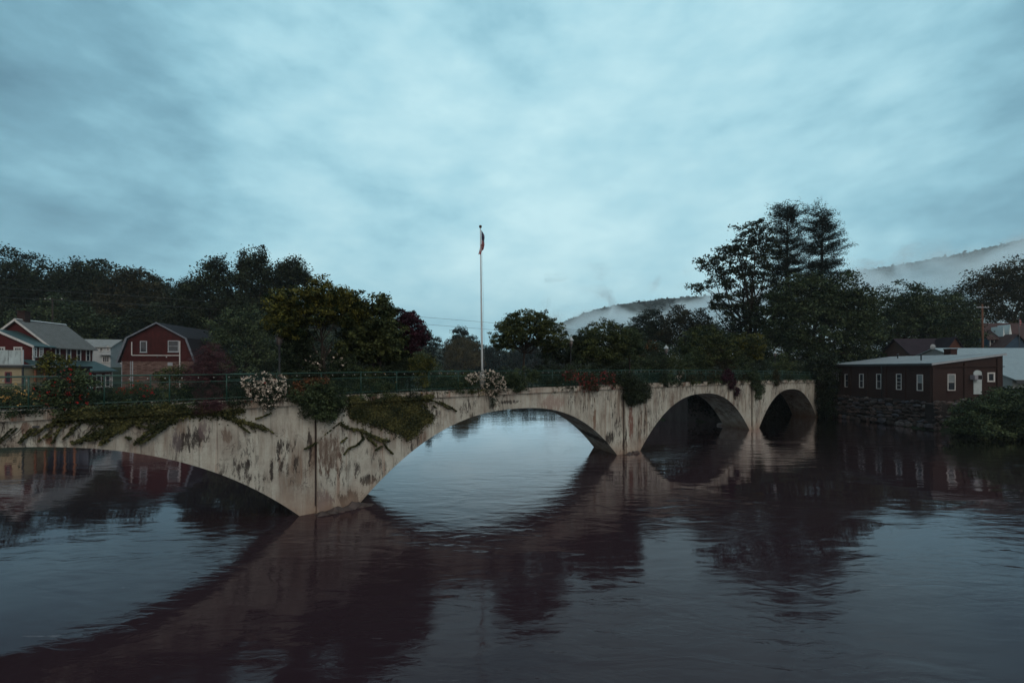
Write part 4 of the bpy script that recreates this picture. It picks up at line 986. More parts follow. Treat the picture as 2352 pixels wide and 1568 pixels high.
# brick mill building on the right bank
O = (48.9, 53.0); zg = 3.3; ang = math.atan2(0.1, 1.0)
h = thing("brick_mill", "low red brick riverside building with tall windows and a sloping grey roof", "building", (O[0], O[1], zg), ang)
ze = 7.6 - zg; zr = 8.76 - zg; LW, LD = 9.3, 14.3
w_ = MB(); w_.prism([(0, -0.3), (LW, -0.3), (LW, zr - 0.05), (0, ze - 0.05)], 0, LD); w_.build("wall", RED_BRICK, h)
w_ = MB(); w_.prism([(-0.25, ze - 0.03), (LW + 0.2, zr + 0.0), (LW + 0.2, zr + 0.16), (-0.25, ze + 0.13)], -0.22, LD + 0.25); w_.build("roof", MEMB, h)
w_ = MB(); w_.prism([(-0.27, ze - 0.12), (LW + 0.22, zr - 0.09), (LW + 0.22, zr + 0.10), (-0.27, ze + 0.07)], -0.27, -0.222); w_.build("fascia", M_TRIM, h)
w_ = MB(); w_.box(-0.30, -0.252, -0.2, LD + 0.2, ze - 0.16, ze + 0.06); w_.build("gutter", M_DKMET, h)
for yy in (12.75, 11.2, 8.45, 5.75, 3.15, 0.05): w_ = MB(); w_.box(-0.11, 0.0, yy - 0.0, yy + 0.45, -0.2, ze - 0.32); w_.build("pilaster", RED_BRICK, h)
for xx in (0.0, 4.1, 8.45): w_ = MB(); w_.box(xx, xx + 0.45, -0.11, 0.0, -0.2, ze - 0.3 + 0.12 * xx); w_.build("pilaster", RED_BRICK, h)
w_ = MB(); w_.box(-0.17, -0.01, -0.12, LD, ze - 0.31, ze - 0.165); w_.box(-0.17, LW + 0.05, -0.17, -0.121, ze - 0.31, ze - 0.22); w_.build("cornice", RED_BRICK, h)
w_ = MB(); w_.tube([(-0.2, 6.3, ze - 0.2), (-0.14, 6.3, ze - 0.6), (-0.14, 6.3, 0.1)], 0.06, 6); w_.tube([(-0.2, 13.6, ze - 0.2), (-0.14, 13.6, ze - 0.6), (-0.14, 13.6, 0.1)], 0.06, 6); w_.build("downpipe", M_DKMET, h)
for (vx, vy, vh) in ((3.0, 4.0, 0.7), (6.5, 10.5, 0.5)): w_ = MB(); zz_ = ze + (zr - ze) * vx / LW + 0.1; w_.lathe([(0.07, 0), (0.07, vh), (0.12, vh + 0.02), (0.12, vh + 0.12), (0.02, vh + 0.2)], 8, o=(vx, vy, zz_)); w_.build("vent_pipe", M_DKMET, h)
w_ = MB()
for k in range(1, 12): yy = LD * k / 12; w_.prism([(-0.24, ze + 0.132), (LW + 0.19, zr + 0.162), (LW + 0.19, zr + 0.19), (-0.24, ze + 0.16)], yy, yy + 0.04)
w_.build("roof_seams", M_TRIM, h)
DKB = mat("dark_arch_brick", (0.03, 0.012, 0.011), 0.9, 0.3, 8)
BL = mat("roller_blind", (0.17, 0.20, 0.21), 0.8, 0.1)
def arch_win(face, x0, x1, y0, y1, rows=2, shade=None):
    a0, z0 = hit(x0, y1, O, ang, face, 0.0); a1, z1 = hit(x1, y0, O, ang, face, 0.0)
    if a0 > a1: a0, a1 = a1, a0
    a0, a1, z0, z1 = a0 + 0.08, a1 - 0.08, z0 - zg + 0.08, z1 - zg - 0.08
    wo = window(h, face, 0.0, a0, a1, z0, z1, t=0.08, rows=rows, shade=shade, sill=False)
    fm = fmap(face, 0.0); c_ = (a0 + a1) / 2; r_ = (a1 - a0) / 2 + 0.1; b_ = MB(); pts = [(c_ + r_ * 1.12 * math.cos(t), z1 + 0.085 + 0.30 * math.sin(t)) for t in np.linspace(0, math.pi, 9)]
    P0 = [fm(a, 0.03, z) for a, z in pts]; P1 = [fm(a, 0.0, z) for a, z in pts]
    b_.face(P0)
    for i in range(8): b_.face([P0[i], P1[i], P1[i + 1], P0[i + 1]])
    b_.build("brick_arch", DKB, wo)
    b_ = MB(); fbox(b_, fm, a0 - 0.2, a1 + 0.2, 0.0, 0.10, z0 - 0.24, z0 - 0.085); b_.build("sill", DKB, wo)
arch_win('L', 1941, 1949.6, 859, 888.5); arch_win('L', 1974.2, 1984, 858.5, 890); arch_win('L', 2013.5, 2024.8, 858.5, 892.5); arch_win('L', 2059, 2071.5, 858.5, 894.5, rows=4)
arch_win('L', 2106.5, 2120.5, 860, 896.8, shade=BL); arch_win('F', 2175.6, 2193.3, 858.8, 896.8, shade=BL)
win_px(h, O, ang, 'L', 0.0, 1926, 1933.7, 857.5, 875.7, zg, t=0.08, sill=False)
a0, z0 = hit(1926.5, 889, O, ang, 'L', 0); a1, z1 = hit(1933.5, 876.5, O, ang, 'L', 0); w_ = MB(); w_.box(-0.04, 0.0, min(a0, a1), max(a0, a1), z0 - zg, z1 - zg); w_.build("red_panel", mat("red_panel", (0.14, 0.015, 0.015), 0.7), h)
win_px(h, O, ang, 'F', 0.0, 2267, 2284, 855, 877, zg, t=0.16, rows=1, frm=M_WHITE, sill=False)
a0, z0 = hit(2235.4, 905, O, ang, 'F', 0); a1, z1 = hit(2254, 856.5, O, ang, 'F', 0)
dp = MB(); c_ = (a0 + a1) / 2; r_ = (a1 - a0) / 2
dp.prism([(a0, z0 - zg), (a1, z0 - zg)] + [(c_ + r_ * math.cos(t), z1 - zg + 0.34 * math.sin(t)) for t in np.linspace(0, math.pi, 9)], -0.05, 0.0); dp.build("arched_panel", mat("pale_panel", (0.36, 0.42, 0.43), 0.6, 0.12, 2), h)
a0, z0 = hit(2238, 872, O, ang, 'F', -0.5); a1, z1 = hit(2255.5, 861, O, ang, 'F', -0.5)
ac = MB(); ac.box(a0, a1, -0.55, -0.051, z0 - zg, z1 - zg); aco = ac.build("air_conditioner", mat("ac_case", (0.22, 0.22, 0.25), 0.5, 0.1), h)
ac = MB(); ac.box(a0 + (a1 - a0) * 0.45, a1 - 0.04, -0.556, -0.551, z0 - zg + 0.06, z1 - zg - 0.06)
for k in range(5): ac.box(a0 + (a1 - a0) * 0.45, a1 - 0.04, -0.57, -0.557, z0 - zg + 0.08 + 0.1 * k, z0 - zg + 0.11 + 0.1 * k)
ac.build("grille", M_BLACK, aco)
a0, z0 = hit(2183.7, 818, O, ang, 'F', 8.0); a1, z1 = hit(2198.5, 800.5, O, ang, 'F', 8.0)
w_ = MB(); w_.box(a0, a1, 8.0, 8.9, ze, z1 - zg); w_.box(a0 - 0.05, a1 + 0.05, 7.95, 8.95, z1 - zg - 0.14, z1 - zg + 0.001); w_.build("chimney", mat("dark_chimney_brick", (0.035, 0.014, 0.013), 0.9), h)
w_ = MB(); w_.box(-0.9, -0.02, LD - 0.9, LD + 1.6, 5.45 - zg, 6.95 - zg); w_.build("side_annex", mat("pale_grey_annex", (0.16, 0.17, 0.19), 0.7, 0.1), h)
w_ = MB(); w_.box(-0.88, -0.03, LD - 0.88, LD + 1.58, 0.6, 5.445 - zg); w_.build("annex_base", mat("dark_blue_boards", (0.035, 0.045, 0.06), 0.8), h)

# rubble stone river wall under it: the stones are one wall
sw = thing("stone_wall", "rough boulder river wall under the low brick building", "wall", (O[0], O[1], 0), ang)
core = MB(); core.prism([(-0.55, -1.2), (0.35, -1.2), (0.2, 3.28), (-0.02, 3.28)], -1.0, LD + 0.6); core.box(-0.6, LW + 3.5, -1.2, 0.25, -1.2, 3.0); core.build("core", mat("dark_joint", (0.018, 0.016, 0.016), 0.95), sw)
st = MB(); k = 0
for face in (0, 1):
    Lf = LD + 0.6 + 1.0 if face == 0 else LW + 4.0
    z = 0.0
    while z < 3.15:
        hh = random.uniform(0.26, 0.50) if z > 0.6 else random.uniform(0.5, 0.8); s = -0.2
        while s < Lf:
            L_ = random.uniform(0.4, 1.25); bat = 0.55 - 0.5 * (z / 3.2); zz_ = z + hh / 2 + random.uniform(-0.16, 0.16)
            if face == 0: rock_blob(st, (-bat - 0.03, -1.1 + s + L_ / 2, zz_), (0.26, L_ * 0.56, hh * 0.56), seed=k, sub=1, rough=0.16)
            else: rock_blob(st, (-0.7 + s + L_ / 2, -1.22 + (0.55 - bat) * 0.6, zz_), (L_ * 0.56, 0.26, hh * 0.56), seed=k, sub=1, rough=0.16)
            k += 1; s += L_
        z += hh
o = st.build("stonework", mat("x", (0, 0, 0)), sw)
def stone_mat():
    m = bpy.data.materials.new("field_stone"); m.use_nodes = True; t = NT(m.node_tree); p = t.n['Principled BSDF']
    g = t.add('ShaderNodeNewGeometry'); tc_ = t.add('ShaderNodeTexCoord')
    c = t.ramp(g.outputs['Random Per Island'], [(0.0, (0.030, 0.028, 0.028)), (0.35, (0.062, 0.052, 0.050)), (0.6, (0.11, 0.080, 0.072)), (0.85, (0.070, 0.080, 0.10)), (1.0, (0.17, 0.15, 0.14))])
    c = t.mix(t.ramp(t.noise(tc_.outputs['Object'], 3.0, 6, 0.7), [(0.4, 0.6), (0.6, 0.0)]), c, (0.022, 0.02, 0.018))
    t.link(c, p.inputs['Base Color']); p.inputs['Roughness'].default_value = 0.9; p.inputs['Specular IOR Level'].default_value = 0.15
    t.link(t.bump(t.noise(tc_.outputs['Object'], 8, 5, 0.7), 0.7, 0.03), p.inputs['Normal']); return m
o.data.materials[0] = stone_mat()

# dark retaining wall on the bank behind the right arches
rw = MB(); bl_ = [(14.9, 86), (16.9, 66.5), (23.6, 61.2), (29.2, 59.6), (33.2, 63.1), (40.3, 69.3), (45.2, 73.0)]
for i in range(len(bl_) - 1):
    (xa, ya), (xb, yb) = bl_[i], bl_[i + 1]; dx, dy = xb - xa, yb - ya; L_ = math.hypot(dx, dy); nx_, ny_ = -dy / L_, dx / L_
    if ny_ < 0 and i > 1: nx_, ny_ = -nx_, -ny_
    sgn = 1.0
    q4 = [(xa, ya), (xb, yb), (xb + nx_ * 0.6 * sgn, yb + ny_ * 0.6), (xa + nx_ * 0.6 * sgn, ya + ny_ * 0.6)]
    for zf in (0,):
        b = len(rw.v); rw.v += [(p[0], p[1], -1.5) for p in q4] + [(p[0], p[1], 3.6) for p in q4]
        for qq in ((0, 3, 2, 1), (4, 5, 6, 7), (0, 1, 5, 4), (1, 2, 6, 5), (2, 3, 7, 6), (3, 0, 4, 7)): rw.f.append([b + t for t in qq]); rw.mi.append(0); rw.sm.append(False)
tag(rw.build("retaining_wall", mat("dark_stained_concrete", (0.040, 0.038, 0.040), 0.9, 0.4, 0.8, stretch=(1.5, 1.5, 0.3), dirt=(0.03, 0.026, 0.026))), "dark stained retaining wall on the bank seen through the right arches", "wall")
rk = MB()
for k in range(5): rock_blob(rk, (26.2 + 0.55 * k + random.uniform(-0.1, 0.1), 56.9 + 0.3 * k, 0.05 + 0.12 * (k > 2)), (0.55, 0.4, 0.26 + 0.12 * (k > 2)), seed=70 + k)
o = rk.build("river_boulders", mat("pale_rock", (0.14, 0.115, 0.105), 0.9, 0.3, 3))

tag(o, "small heap of pale rock breaking the water under the second arch from the right", "rocks")

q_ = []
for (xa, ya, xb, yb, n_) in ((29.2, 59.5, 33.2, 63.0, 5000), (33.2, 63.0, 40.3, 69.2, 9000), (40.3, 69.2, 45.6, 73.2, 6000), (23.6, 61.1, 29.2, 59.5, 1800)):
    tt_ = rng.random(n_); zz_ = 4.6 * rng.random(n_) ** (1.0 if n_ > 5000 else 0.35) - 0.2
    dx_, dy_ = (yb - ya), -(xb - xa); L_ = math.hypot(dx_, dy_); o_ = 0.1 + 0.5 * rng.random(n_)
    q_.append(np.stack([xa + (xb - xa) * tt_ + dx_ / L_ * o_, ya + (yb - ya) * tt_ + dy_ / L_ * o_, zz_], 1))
q_ = np.concatenate(q_); tag(leaf_mesh("added_bank_vines", q_, np.full(len(q_), 0.32), rng.random(len(q_)) * 0.5, leaf_mat('painted_shade_leaves', (0.004, 0.006, 0.005), (0.012, 0.016, 0.011)), None, 0.6, droop=1.0), "added hanging vegetation, its colour painted shade-dark, smothering the bank behind the last arch", "vines")  # leaves added to darken the bank; deep shade painted into their near-black colour

# long shed with pale metal roof, dark roofed house, blue house behind
O = (72.5, 80.0); zg = 4.2
h = thing("metal_roof_shed", "long white shed with a pale corrugated metal roof behind the brick building", "building", (O[0], O[1], zg), 0.0)
a0 = hit(2142, 803, O, 0, 'F', 0)[0]
w_ = MB(); prismx(w_, [(-12.5, 0), (9, 0), (9, 3.0), (0, 10.55 - zg), (-12.5, 5.55 - zg)], a0 + 0.3, a0 + 34); w_.build("wall", WHITE_SIDING, h)
w_ = MB(); prismx(w_, [(-13.2, 5.33 - zg), (0, 10.6 - zg), (0, 10.75 - zg), (-13.2, 5.48 - zg)], a0, a0 + 34.5); prismx(w_, [(0, 10.6 - zg), (9.5, 3.0), (9.5, 3.15), (0, 10.75 - zg)], a0, a0 + 34.5); w_.build("roof", METAL_ROOF, h)
w_ = MB(); w_.box(a0, a0 + 34.5, -13.3, -13.202, 4.95 - zg, 5.42 - zg); w_.build("fascia", M_DKMET, h)
w_ = MB(); w_.box(a0 + 0.22, a0 + 0.299, -0.3, 0.25, 8.7 - zg, 9.5 - zg); w_.build("gable_vent", M_BLACK, h)
c = WP(2141, 803, 79.0)
d = thing("satellite_dish", "grey satellite dish on the gable peak of the white metal roofed shed", "satellite dish", tuple(c))
w_ = MB(); nr = 5
for i in range(nr + 1):
    r_ = 0.5 * i / nr
    for k in range(16): t = 2 * math.pi * k / 16; w_.v.append((r_ * math.cos(t), -0.25 + 0.5 * r_ * r_ - 0.0, 0.48 + r_ * math.sin(t) * 0.95))
for i in range(nr):
    for k in range(16): a_ = i * 16 + k; b__ = i * 16 + (k + 1) % 16; w_.f.append([a_, b__, b__ + 16, a_ + 16]); w_.mi.append(0); w_.sm.append(True)
w_.build("dish", mat("dish_grey", (0.24, 0.27, 0.29), 0.5, 0.1), d, fix=False)
w_ = MB(); w_.tube([(0, 0, 0), (0, -0.2, 0.48)], 0.03, 6); w_.tube([(0, -0.2, 0.1), (0, -0.75, 0.4)], 0.015, 5); w_.box(-0.04, 0.04, -0.8, -0.72, 0.38, 0.5); w_.build("arm", M_DKMET, d)
O = (84.0, 87.0); zg = 4.6; an3 = R(-6)
h = thing("dark_roof_house", "house with a dark purple grey roof and orange gable behind the shed", "house", (O[0], O[1], zg), an3)
a0, z0 = hit(2092, 800, O, an3, 'F', 0); a1, z1 = hit(2203, 800, O, an3, 'F', 0); _, zr_ = hit(2150, 779, O, an3, 'F', 4.0); _, ze_ = hit(2150, 812, O, an3, 'F', 0)
gable(h, a0, a1, 0, 8, 0, ze_ - zg, zr_ - zg, 'x', mat("orange_boards", (0.07, 0.026, 0.017), 0.8), brick_mat("purple_shingle", (0.040, 0.030, 0.040), (0.032, 0.024, 0.032), (0.02, 0.015, 0.02), 0.3, 0.15), 0.45, 0.14)
w_ = MB(); ym = 4.0; prismx(w_, [(-0.45, ze_ - zg - 0.40), (ym, zr_ - zg + 0.0), (ym, zr_ - zg + 0.2), (-0.45, ze_ - zg - 0.2)], a1 + 0.451, a1 + 0.50); prismx(w_, [(ym, zr_ - zg), (8.45, ze_ - zg - 0.40), (8.45, ze_ - zg - 0.2), (ym, zr_ - zg + 0.2)], a1 + 0.451, a1 + 0.50); w_.build("gable_trim", M_TRIM, h)
w_ = MB(); w_.prism([(a1 - 3.4, ze_ - zg), (a1 + 0.3, ze_ - zg), (a1 - 1.5, zr_ - zg - 0.1)], -1.0, 3.0); w_.build("front_gable", mat("orange_boards", (0.07, 0.026, 0.017), 0.8), h)
w_ = MB(); slab(w_, (a1 - 3.7, ze_ - zg - 0.2), (a1 - 1.5, zr_ - zg), -1.3, 3.2, 0.14); slab(w_, (a1 - 1.5, zr_ - zg), (a1 + 0.6, ze_ - zg - 0.2), -1.3, 3.2, 0.14); w_.build("front_gable_roof", MATS['purple_shingle'], h)
O = (112.0, 104.0); zg = 5.5; an4 = R(-4)
h = thing("blue_house", "blue clapboard house with a brown shingle roof at the far right", "house", (O[0], O[1], zg), an4)
a0, _ = hit(2270, 780, O, an4, 'F', 0); a1, _ = hit(2420, 780, O, an4, 'F', 0); _, ze_ = hit(2300, 777, O, an4, 'F', 0); _, zr_ = hit(2300, 744, O, an4, 'F', 4.5)
gable(h, a0, a1, 0, 9, 0, ze_ - zg, zr_ - zg, 'x', BLUE_SIDING, BROWN_ROOF, 0.5, 0.16)
a2, _ = hit(2332, 780, O, an4, 'F', -3)
gable(h, a2 - 3.2, a2 + 3.2, -3.2, 0.5, 0, ze_ - zg - 2.6, ze_ - zg + 0.6, 'y', BLUE_SIDING, BROWN_ROOF, 0.4, 0.15)
win_px(h, O, an4, 'F', 0, 2273, 2284, 778, 800, zg, t=0.16)
for (x0, x1, yt, yb) in ((2303.5, 2309, 749, 780), (2317, 2326, 745, 779)):
    a0, z0 = hit(x0, yb, O, an4, 'F', -0.7); a1, z1 = hit(x1, yt, O, an4, 'F', -0.7); w_ = MB(); w_.prism([(a0, z0 - zg + 0.2), (a1, z0 - zg), ((a0 + a1) / 2 - 0.1, z1 - zg)], -0.7, 2.2); w_.build("roof_flashing", mat("bright_flashing", (0.55, 0.62, 0.62), 0.5, 0.1), h)
c = WP(2256.5, 790, 88.0)
up = thing("utility_pole", "brown wooden utility pole with a crossarm left of the blue house", "utility pole", (c[0], c[1], 4.5))
zt = CH - (699 - HY) / F * 88; w_ = MB(); w_.tube([(0.12, 0, -0.3), (-0.04, 0, zt - 4.5)], [0.21, 0.14], 8); w_.build("pole", mat("pole_wood", (0.12, 0.055, 0.035), 0.9), up)
za = CH - (706 - HY) / F * 88 - 4.5; w_ = MB(); w_.box(-1.25, 1.2, -0.12, -0.02, za - 0.07, za + 0.07); w_.build("crossarm", M_TRIM, up)
for k in (-1.15, -0.5, 0.5, 1.1): w_ = MB(); w_.lathe([(0.03, 0), (0.06, 0.06), (0.03, 0.16)], 6, o=(k, -0.07, za + 0.07)); w_.build("insulator", M_WHITE, up)
# little flag on its own pole at the right edge
c = WP(2341, 800, 96.0); r_ = thing("small_flagpole", "thin dark pole with a small red and white flag in front of the blue house", "flagpole", (c[0], c[1], 4.8))
zt = CH - (722 - HY) / F * 96 - 4.8; w_ = MB(); w_.tube([(0, 0, 0), (0, 0, zt)], 0.06, 6); w_.build("pole", M_DKMET, r_)
w_ = MB()
for k in range(8):
    z = zt - 1.0 - 0.25 * k; x_ = 0.06 + 0.45 * math.sin((k + 1) * 0.42); x2 = 0.06 + 0.45 * math.sin((k + 2) * 0.42)
    w_.face([(0.05, 0.05 * (k % 2), z), (max(x_, 0.12), -0.05, z), (max(x2, 0.12), 0.05, z - 0.25), (0.05, 0, z - 0.25)], k % 2)
w_.build("flag", [mat("flag_red", (0.33, 0.02, 0.035)), mat("flag_white", (0.5, 0.42, 0.42))], r_, fix=False)

# utility pole and the two long wires across the valley
c = WP(120.7, 780, 97.0); up = thing("utility_pole", "dark utility pole with white insulators behind the red house chimney", "utility pole", (c[0], c[1], 9.0))
zt = CH - (684 - HY) / F * 97 - 9; w_ = MB(); w_.tube([(0, 0, -1.0), (0, 0, zt)], [0.2, 0.13], 8); w_.build("pole", M_BARK, up)
w_ = MB(); w_.box(-1.7, 2.4, -0.16, -0.04, zt - 0.5, zt - 0.36); w_.build("crossarm", M_BARK, up)
for k in (-1.5, -0.4, 2.1): w_ = MB(); w_.lathe([(0.04, 0), (0.09, 0.1), (0.04, 0.28)], 6, o=(k, -0.1, zt - 0.36)); w_.build("insulator", M_WHITE, up)
for (ya, ym, yb, lb) in ((662, 697, 748, "upper"), (684, 712, 764, "lower")):
    A_ = WP(-60, ya - 4, 84); Bm = WP(620, ym, 108); C_ = WP(1230, yb, 150); D_ = WP(1640, yb + 38, 200)
    pts = []
    for t in np.linspace(0, 1, 25): pts.append(tuple((1 - t) ** 3 * A_ + 3 * (1 - t) ** 2 * t * (Bm * 1.0 + (Bm - (A_ + C_) / 2) * 0.2) + 3 * (1 - t) * t * t * C_ + t ** 3 * D_))
    w_ = MB(); w_.tube(pts, 0.035, 4); tag(w_.build("power_line", M_DKMET), f"{lb} of the two thin power lines crossing behind the bridge", "power line", "power lines across the valley")

# ------------------------------------------------------------------ mountain and mist
def ridge(name, prof, Y0, m, rise=0.0, depth=500):
    prof = np.array(prof, float); xs = np.linspace(prof[0, 0], prof[-1, 0], 340); ys = np.interp(xs, prof[:, 0], prof[:, 1])
    ys = ys + 0.6 * np.sin(xs * 0.11) + 0.4 * np.sin(xs * 0.27 + 1)
    b = MB(); n = len(xs); rows = 14
    T = [WP(x, y, Y0 + depth * 0.55) for x, y in zip(xs, ys)]
    for r_ in range(rows + 1):
        f_ = r_ / rows
        for i in range(n):
            top = T[i]; foot = np.array([top[0] * 0.62, Y0 - depth * 0.15, 3.0]); hgt = math.sin(min(1, f_) * math.pi / 2)
            p = foot + (top - foot) * f_; p[2] = 3.0 + (top[2] - 3.0) * hgt + (8 * math.sin(i * 0.21 + f_ * 7) * math.sin(f_ * math.pi))
            b.v.append(tuple(p))
    for i in range(n): t = T[i]; b.v.append((t[0] * 1.2, t[1] * 1.3, t[2] * 0.75))
    for r_ in range(rows + 1):
        for i in range(n - 1): a = r_ * n + i; b.f.append([a, a + 1, a + n + 1, a + n]); b.mi.append(0); b.sm.append(True)
    o = b.build(name, m, fix=False); return o, T
M_HILL = mat("forest_hillside", (0.028, 0.036, 0.030), 0.95, 0.6, 0.03, 1.0)
hill, T1 = ridge("mountain", [(1100, 862), (1200, 800), (1250, 775), (1298, 745), (1340, 727), (1390, 713), (1440, 704), (1500, 696), (1560, 691), (1640, 686), (1720, 678), (1800, 668), (1900, 650), (1970, 633), (2040, 622), (2100, 613), (2170, 600), (2220, 592), (2290, 576), (2352, 562), (2480, 540), (2700, 525)], 820, M_HILL)
tag(hill, kind='structure')
# the wood that covers the mountain: uneven tree tops along and below the ridge
Tn = np.array(T1); N = 60000; idx = rng.integers(0, len(Tn) - 1, N); f_ = 1 - rng.random(N) ** 2.0 * 0.75; tt = rng.random(N)
top = Tn[idx] * (1 - tt)[:, None] + Tn[np.minimum(idx + 1, len(Tn) - 1)] * tt[:, None]; foot = np.stack([top[:, 0] * 0.62, np.full(N, 820 - 75.0), np.full(N, 3.0)], 1)
P = foot + (top - foot) * f_[:, None]; P[:, 2] = 3 + (top[:, 2] - 3) * np.sin(f_ * math.pi / 2) - 1.5 + rng.normal(size=N) * 2.0
spk = rng.random(N) < 0.03; P[spk, 2] += 4
o = leaf_mesh("woods", P, 5 + 4 * rng.random(N), rng.random(N), leaf_mat("far_wood", (0.012, 0.018, 0.015), (0.035, 0.042, 0.034)), None, 0.8, up=0.4)
tag(o, "dense woodland covering the distant mountain", "woodland", kind='stuff')

def volume_box(name, x0, x1, y0, y1, z0, z1, density, color, noise=None, aniso=0.0):
    b = MB(); b.box(x0, x1, y0, y1, z0, z1); m = bpy.data.materials.new(name); m.use_nodes = True; t = NT(m.node_tree)
    t.n.remove(t.n['Principled BSDF']); pv_ = t.add('ShaderNodeVolumePrincipled'); pv_.inputs['Color'].default_value = (*color, 1); pv_.inputs['Anisotropy'].default_value = aniso
    if noise:
        tcn = t.add('ShaderNodeTexCoord'); t.link(noise(t, tcn.outputs['Object']), pv_.inputs['Density'])
    else: pv_.inputs['Density'].default_value = density
    t.link(pv_.outputs[0], t.n['Material Output'].inputs['Volume']); o = b.build(name, m); tag(o, kind='stuff'); return o

haze = volume_box("haze", -2700, 2700, -1600, 2700, -3.0, 330, 0.00015, (0.86, 0.93, 0.96))
def mist_density(t, O):
    s_ = t.add('ShaderNodeSeparateXYZ'); t.link(O, s_.inputs[0])
    ztop = t.math('MULTIPLY_ADD', s_.outputs[0], 0.150, 60.0)
    n_ = t.noise(t.mapping(O, (1, 0.6, 1.5)), 0.012, 5, 0.6, 0.5)
    hgt = t.math('DIVIDE', t.math('SUBTRACT', ztop, s_.outputs[2]), 60.0)
    v = t.math('ADD', t.math('MULTIPLY', t.math('SUBTRACT', n_, 0.5), 6.0), hgt)
    return t.math('MULTIPLY', t.math('POWER', t.math('MULTIPLY', v, 0.8, clamp=True), 1.6), 0.07)
mist = volume_box("mist", 40, 1150, 520, 735, 20, 300, 0.0, (0.90, 0.975, 1.0), mist_density)
SC.cycles.volume_step_rate = 0.4; SC.cycles.volume_max_steps = 96


# ------------------------------------------------------------------ trees
def ptree(name, label, cat, x, Y, lobes, lm, off=None, ybase=None, group=None, **kw):
    if off is not None:
        p = deck_pos(x, off); s_ = float(np.dot(p - BP, BD)); base = (p[0], p[1], coping_z(s_) - 0.13)
    else:
        X = (x - CX) / F * Y; base = (X, Y, float(ground_h(X, Y)) - 0.1)
        if ybase is not None: base = (X, Y, min(base[2], CH - (ybase - HY) / F * Y))
    return build_tree(name, label, cat, base, pix_lobes(lobes, Y, kw.pop('ydepth', None), off), lm, group=group, **kw)

# wooded slope on the left
LG = "trees on the wooded slope behind the houses"
ptree("broadleaf_tree", "tallest dark tree at the far left edge, above the red house chimney", "tree", 30, 122, [(28, 625, 62, 66), (75, 660, 45, 58), (-25, 640, 45, 80), (40, 700, 85, 60), (80, 720, 50, 70), (0, 760, 80, 50)], G_DARK, clumps=420, per=70, cr=2.0, leaf=0.62, trunk_r=0.6, group=LG)
ptree("broadleaf_tree", "dark rounded tree second from the left on the wooded slope", "tree", 185, 126, [(165, 640, 40, 48), (210, 645, 42, 52), (185, 690, 72, 60), (140, 690, 38, 50), (245, 690, 40, 60), (190, 740, 75, 45)], G_DARK, clumps=420, per=70, cr=2.0, leaf=0.6, trunk_r=0.6, group=LG)
ptree("broadleaf_tree", "bronze tinted dense tree right of the second tree on the slope", "tree", 310, 124, [(280, 668, 48, 52), (325, 680, 48, 58), (360, 715, 36, 50), (300, 730, 70, 55), (250, 700, 40, 60), (375, 745, 34, 45)], G_BRONZE, clumps=400, per=65, cr=1.8, leaf=0.6, trunk_r=0.6, group=LG)
ptree("broadleaf_tree", "lower bushy tree right behind the white house", "tree", 190, 104, [(130, 730, 50, 50), (190, 755, 70, 50), (240, 765, 50, 45), (160, 790, 80, 40), (60, 745, 45, 38)], G_MID, clumps=380, per=60, cr=1.6, leaf=0.5, trunk_r=0.45, group=LG)
ptree("broadleaf_tree", "dark shadowed tree behind the barn roof", "tree", 330, 108, [(300, 765, 50, 42), (350, 750, 50, 50), (390, 755, 50, 60), (280, 790, 50, 35), (440, 760, 46, 60)], G_DARK, clumps=380, per=60, cr=1.6, leaf=0.5, trunk_r=0.45, group=LG)
CW_ = "tall knobbly trees behind the barn"
KN = dict(cr=1.15, leaf=0.42, shell=0.3, aspect=0.8, trunk_r=0.5, group=CW_, flat=0.85)
ptree("poplar_tree", "left one of the tall knobbly trees, leaning over the gap in the slope", "tree", 480, 106, [(498, 612, 22, 30), (470, 640, 30, 34), (515, 640, 22, 40), (440, 665, 28, 22), (425, 690, 26, 30), (480, 690, 42, 45), (520, 700, 30, 50), (450, 730, 40, 40)], G_DARK, clumps=470, per=46, **KN)
ptree("poplar_tree", "middle and tallest of the knobbly trees behind the barn", "tree", 585, 104, [(598, 594, 16, 26), (566, 605, 18, 30), (585, 640, 38, 45), (613, 640, 26, 36), (555, 650, 24, 40), (590, 690, 40, 36), (570, 720, 50, 36)], G_DARK, clumps=470, per=46, **KN)
ptree("poplar_tree", "right one of the knobbly trees, its crown a separate knob above the vine tree", "tree", 660, 106, [(672, 622, 32, 28), (655, 648, 26, 24), (700, 638, 18, 18), (640, 680, 22, 30), (655, 705, 30, 26), (690, 645, 22, 14)], G_DARK, clumps=300, per=46, **KN)
ptree("broadleaf_tree", "lighter green spreading tree between the barn and the vine tree", "tree", 560, 82, [(535, 745, 48, 38), (590, 740, 50, 38), (560, 790, 75, 50), (625, 775, 40, 60), (510, 790, 36, 46), (640, 820, 40, 40), (560, 840, 70, 32)], G_MID, clumps=480, per=55, cr=1.1, leaf=0.34, trunk_r=0.35)
ptree("broadleaf_tree", "dark round tree behind the hydrangea bushes and vine tree", "tree", 760, 88, [(740, 800, 70, 40), (690, 830, 50, 40), (800, 835, 50, 34), (840, 810, 36, 40)], G_DARK, clumps=300, per=50, cr=1.2, leaf=0.4, trunk_r=0.35)
ptree("broadleaf_tree", "dark tree on the left bank showing between the vine tree and the glossy tree", "tree", 850, 112, [(830, 800, 40, 34), (870, 805, 40, 36), (850, 835, 60, 26), (790, 820, 34, 30)], G_DARK, clumps=260, per=50, cr=1.3, leaf=0.45, trunk_r=0.35)
ptree("broadleaf_tree", "dark tree on the left bank below the purple leaved tree", "tree", 925, 135, [(915, 815, 40, 26), (950, 822, 36, 24), (930, 838, 60, 18)], G_MID, clumps=220, per=50, cr=1.5, leaf=0.5, trunk_r=0.35)
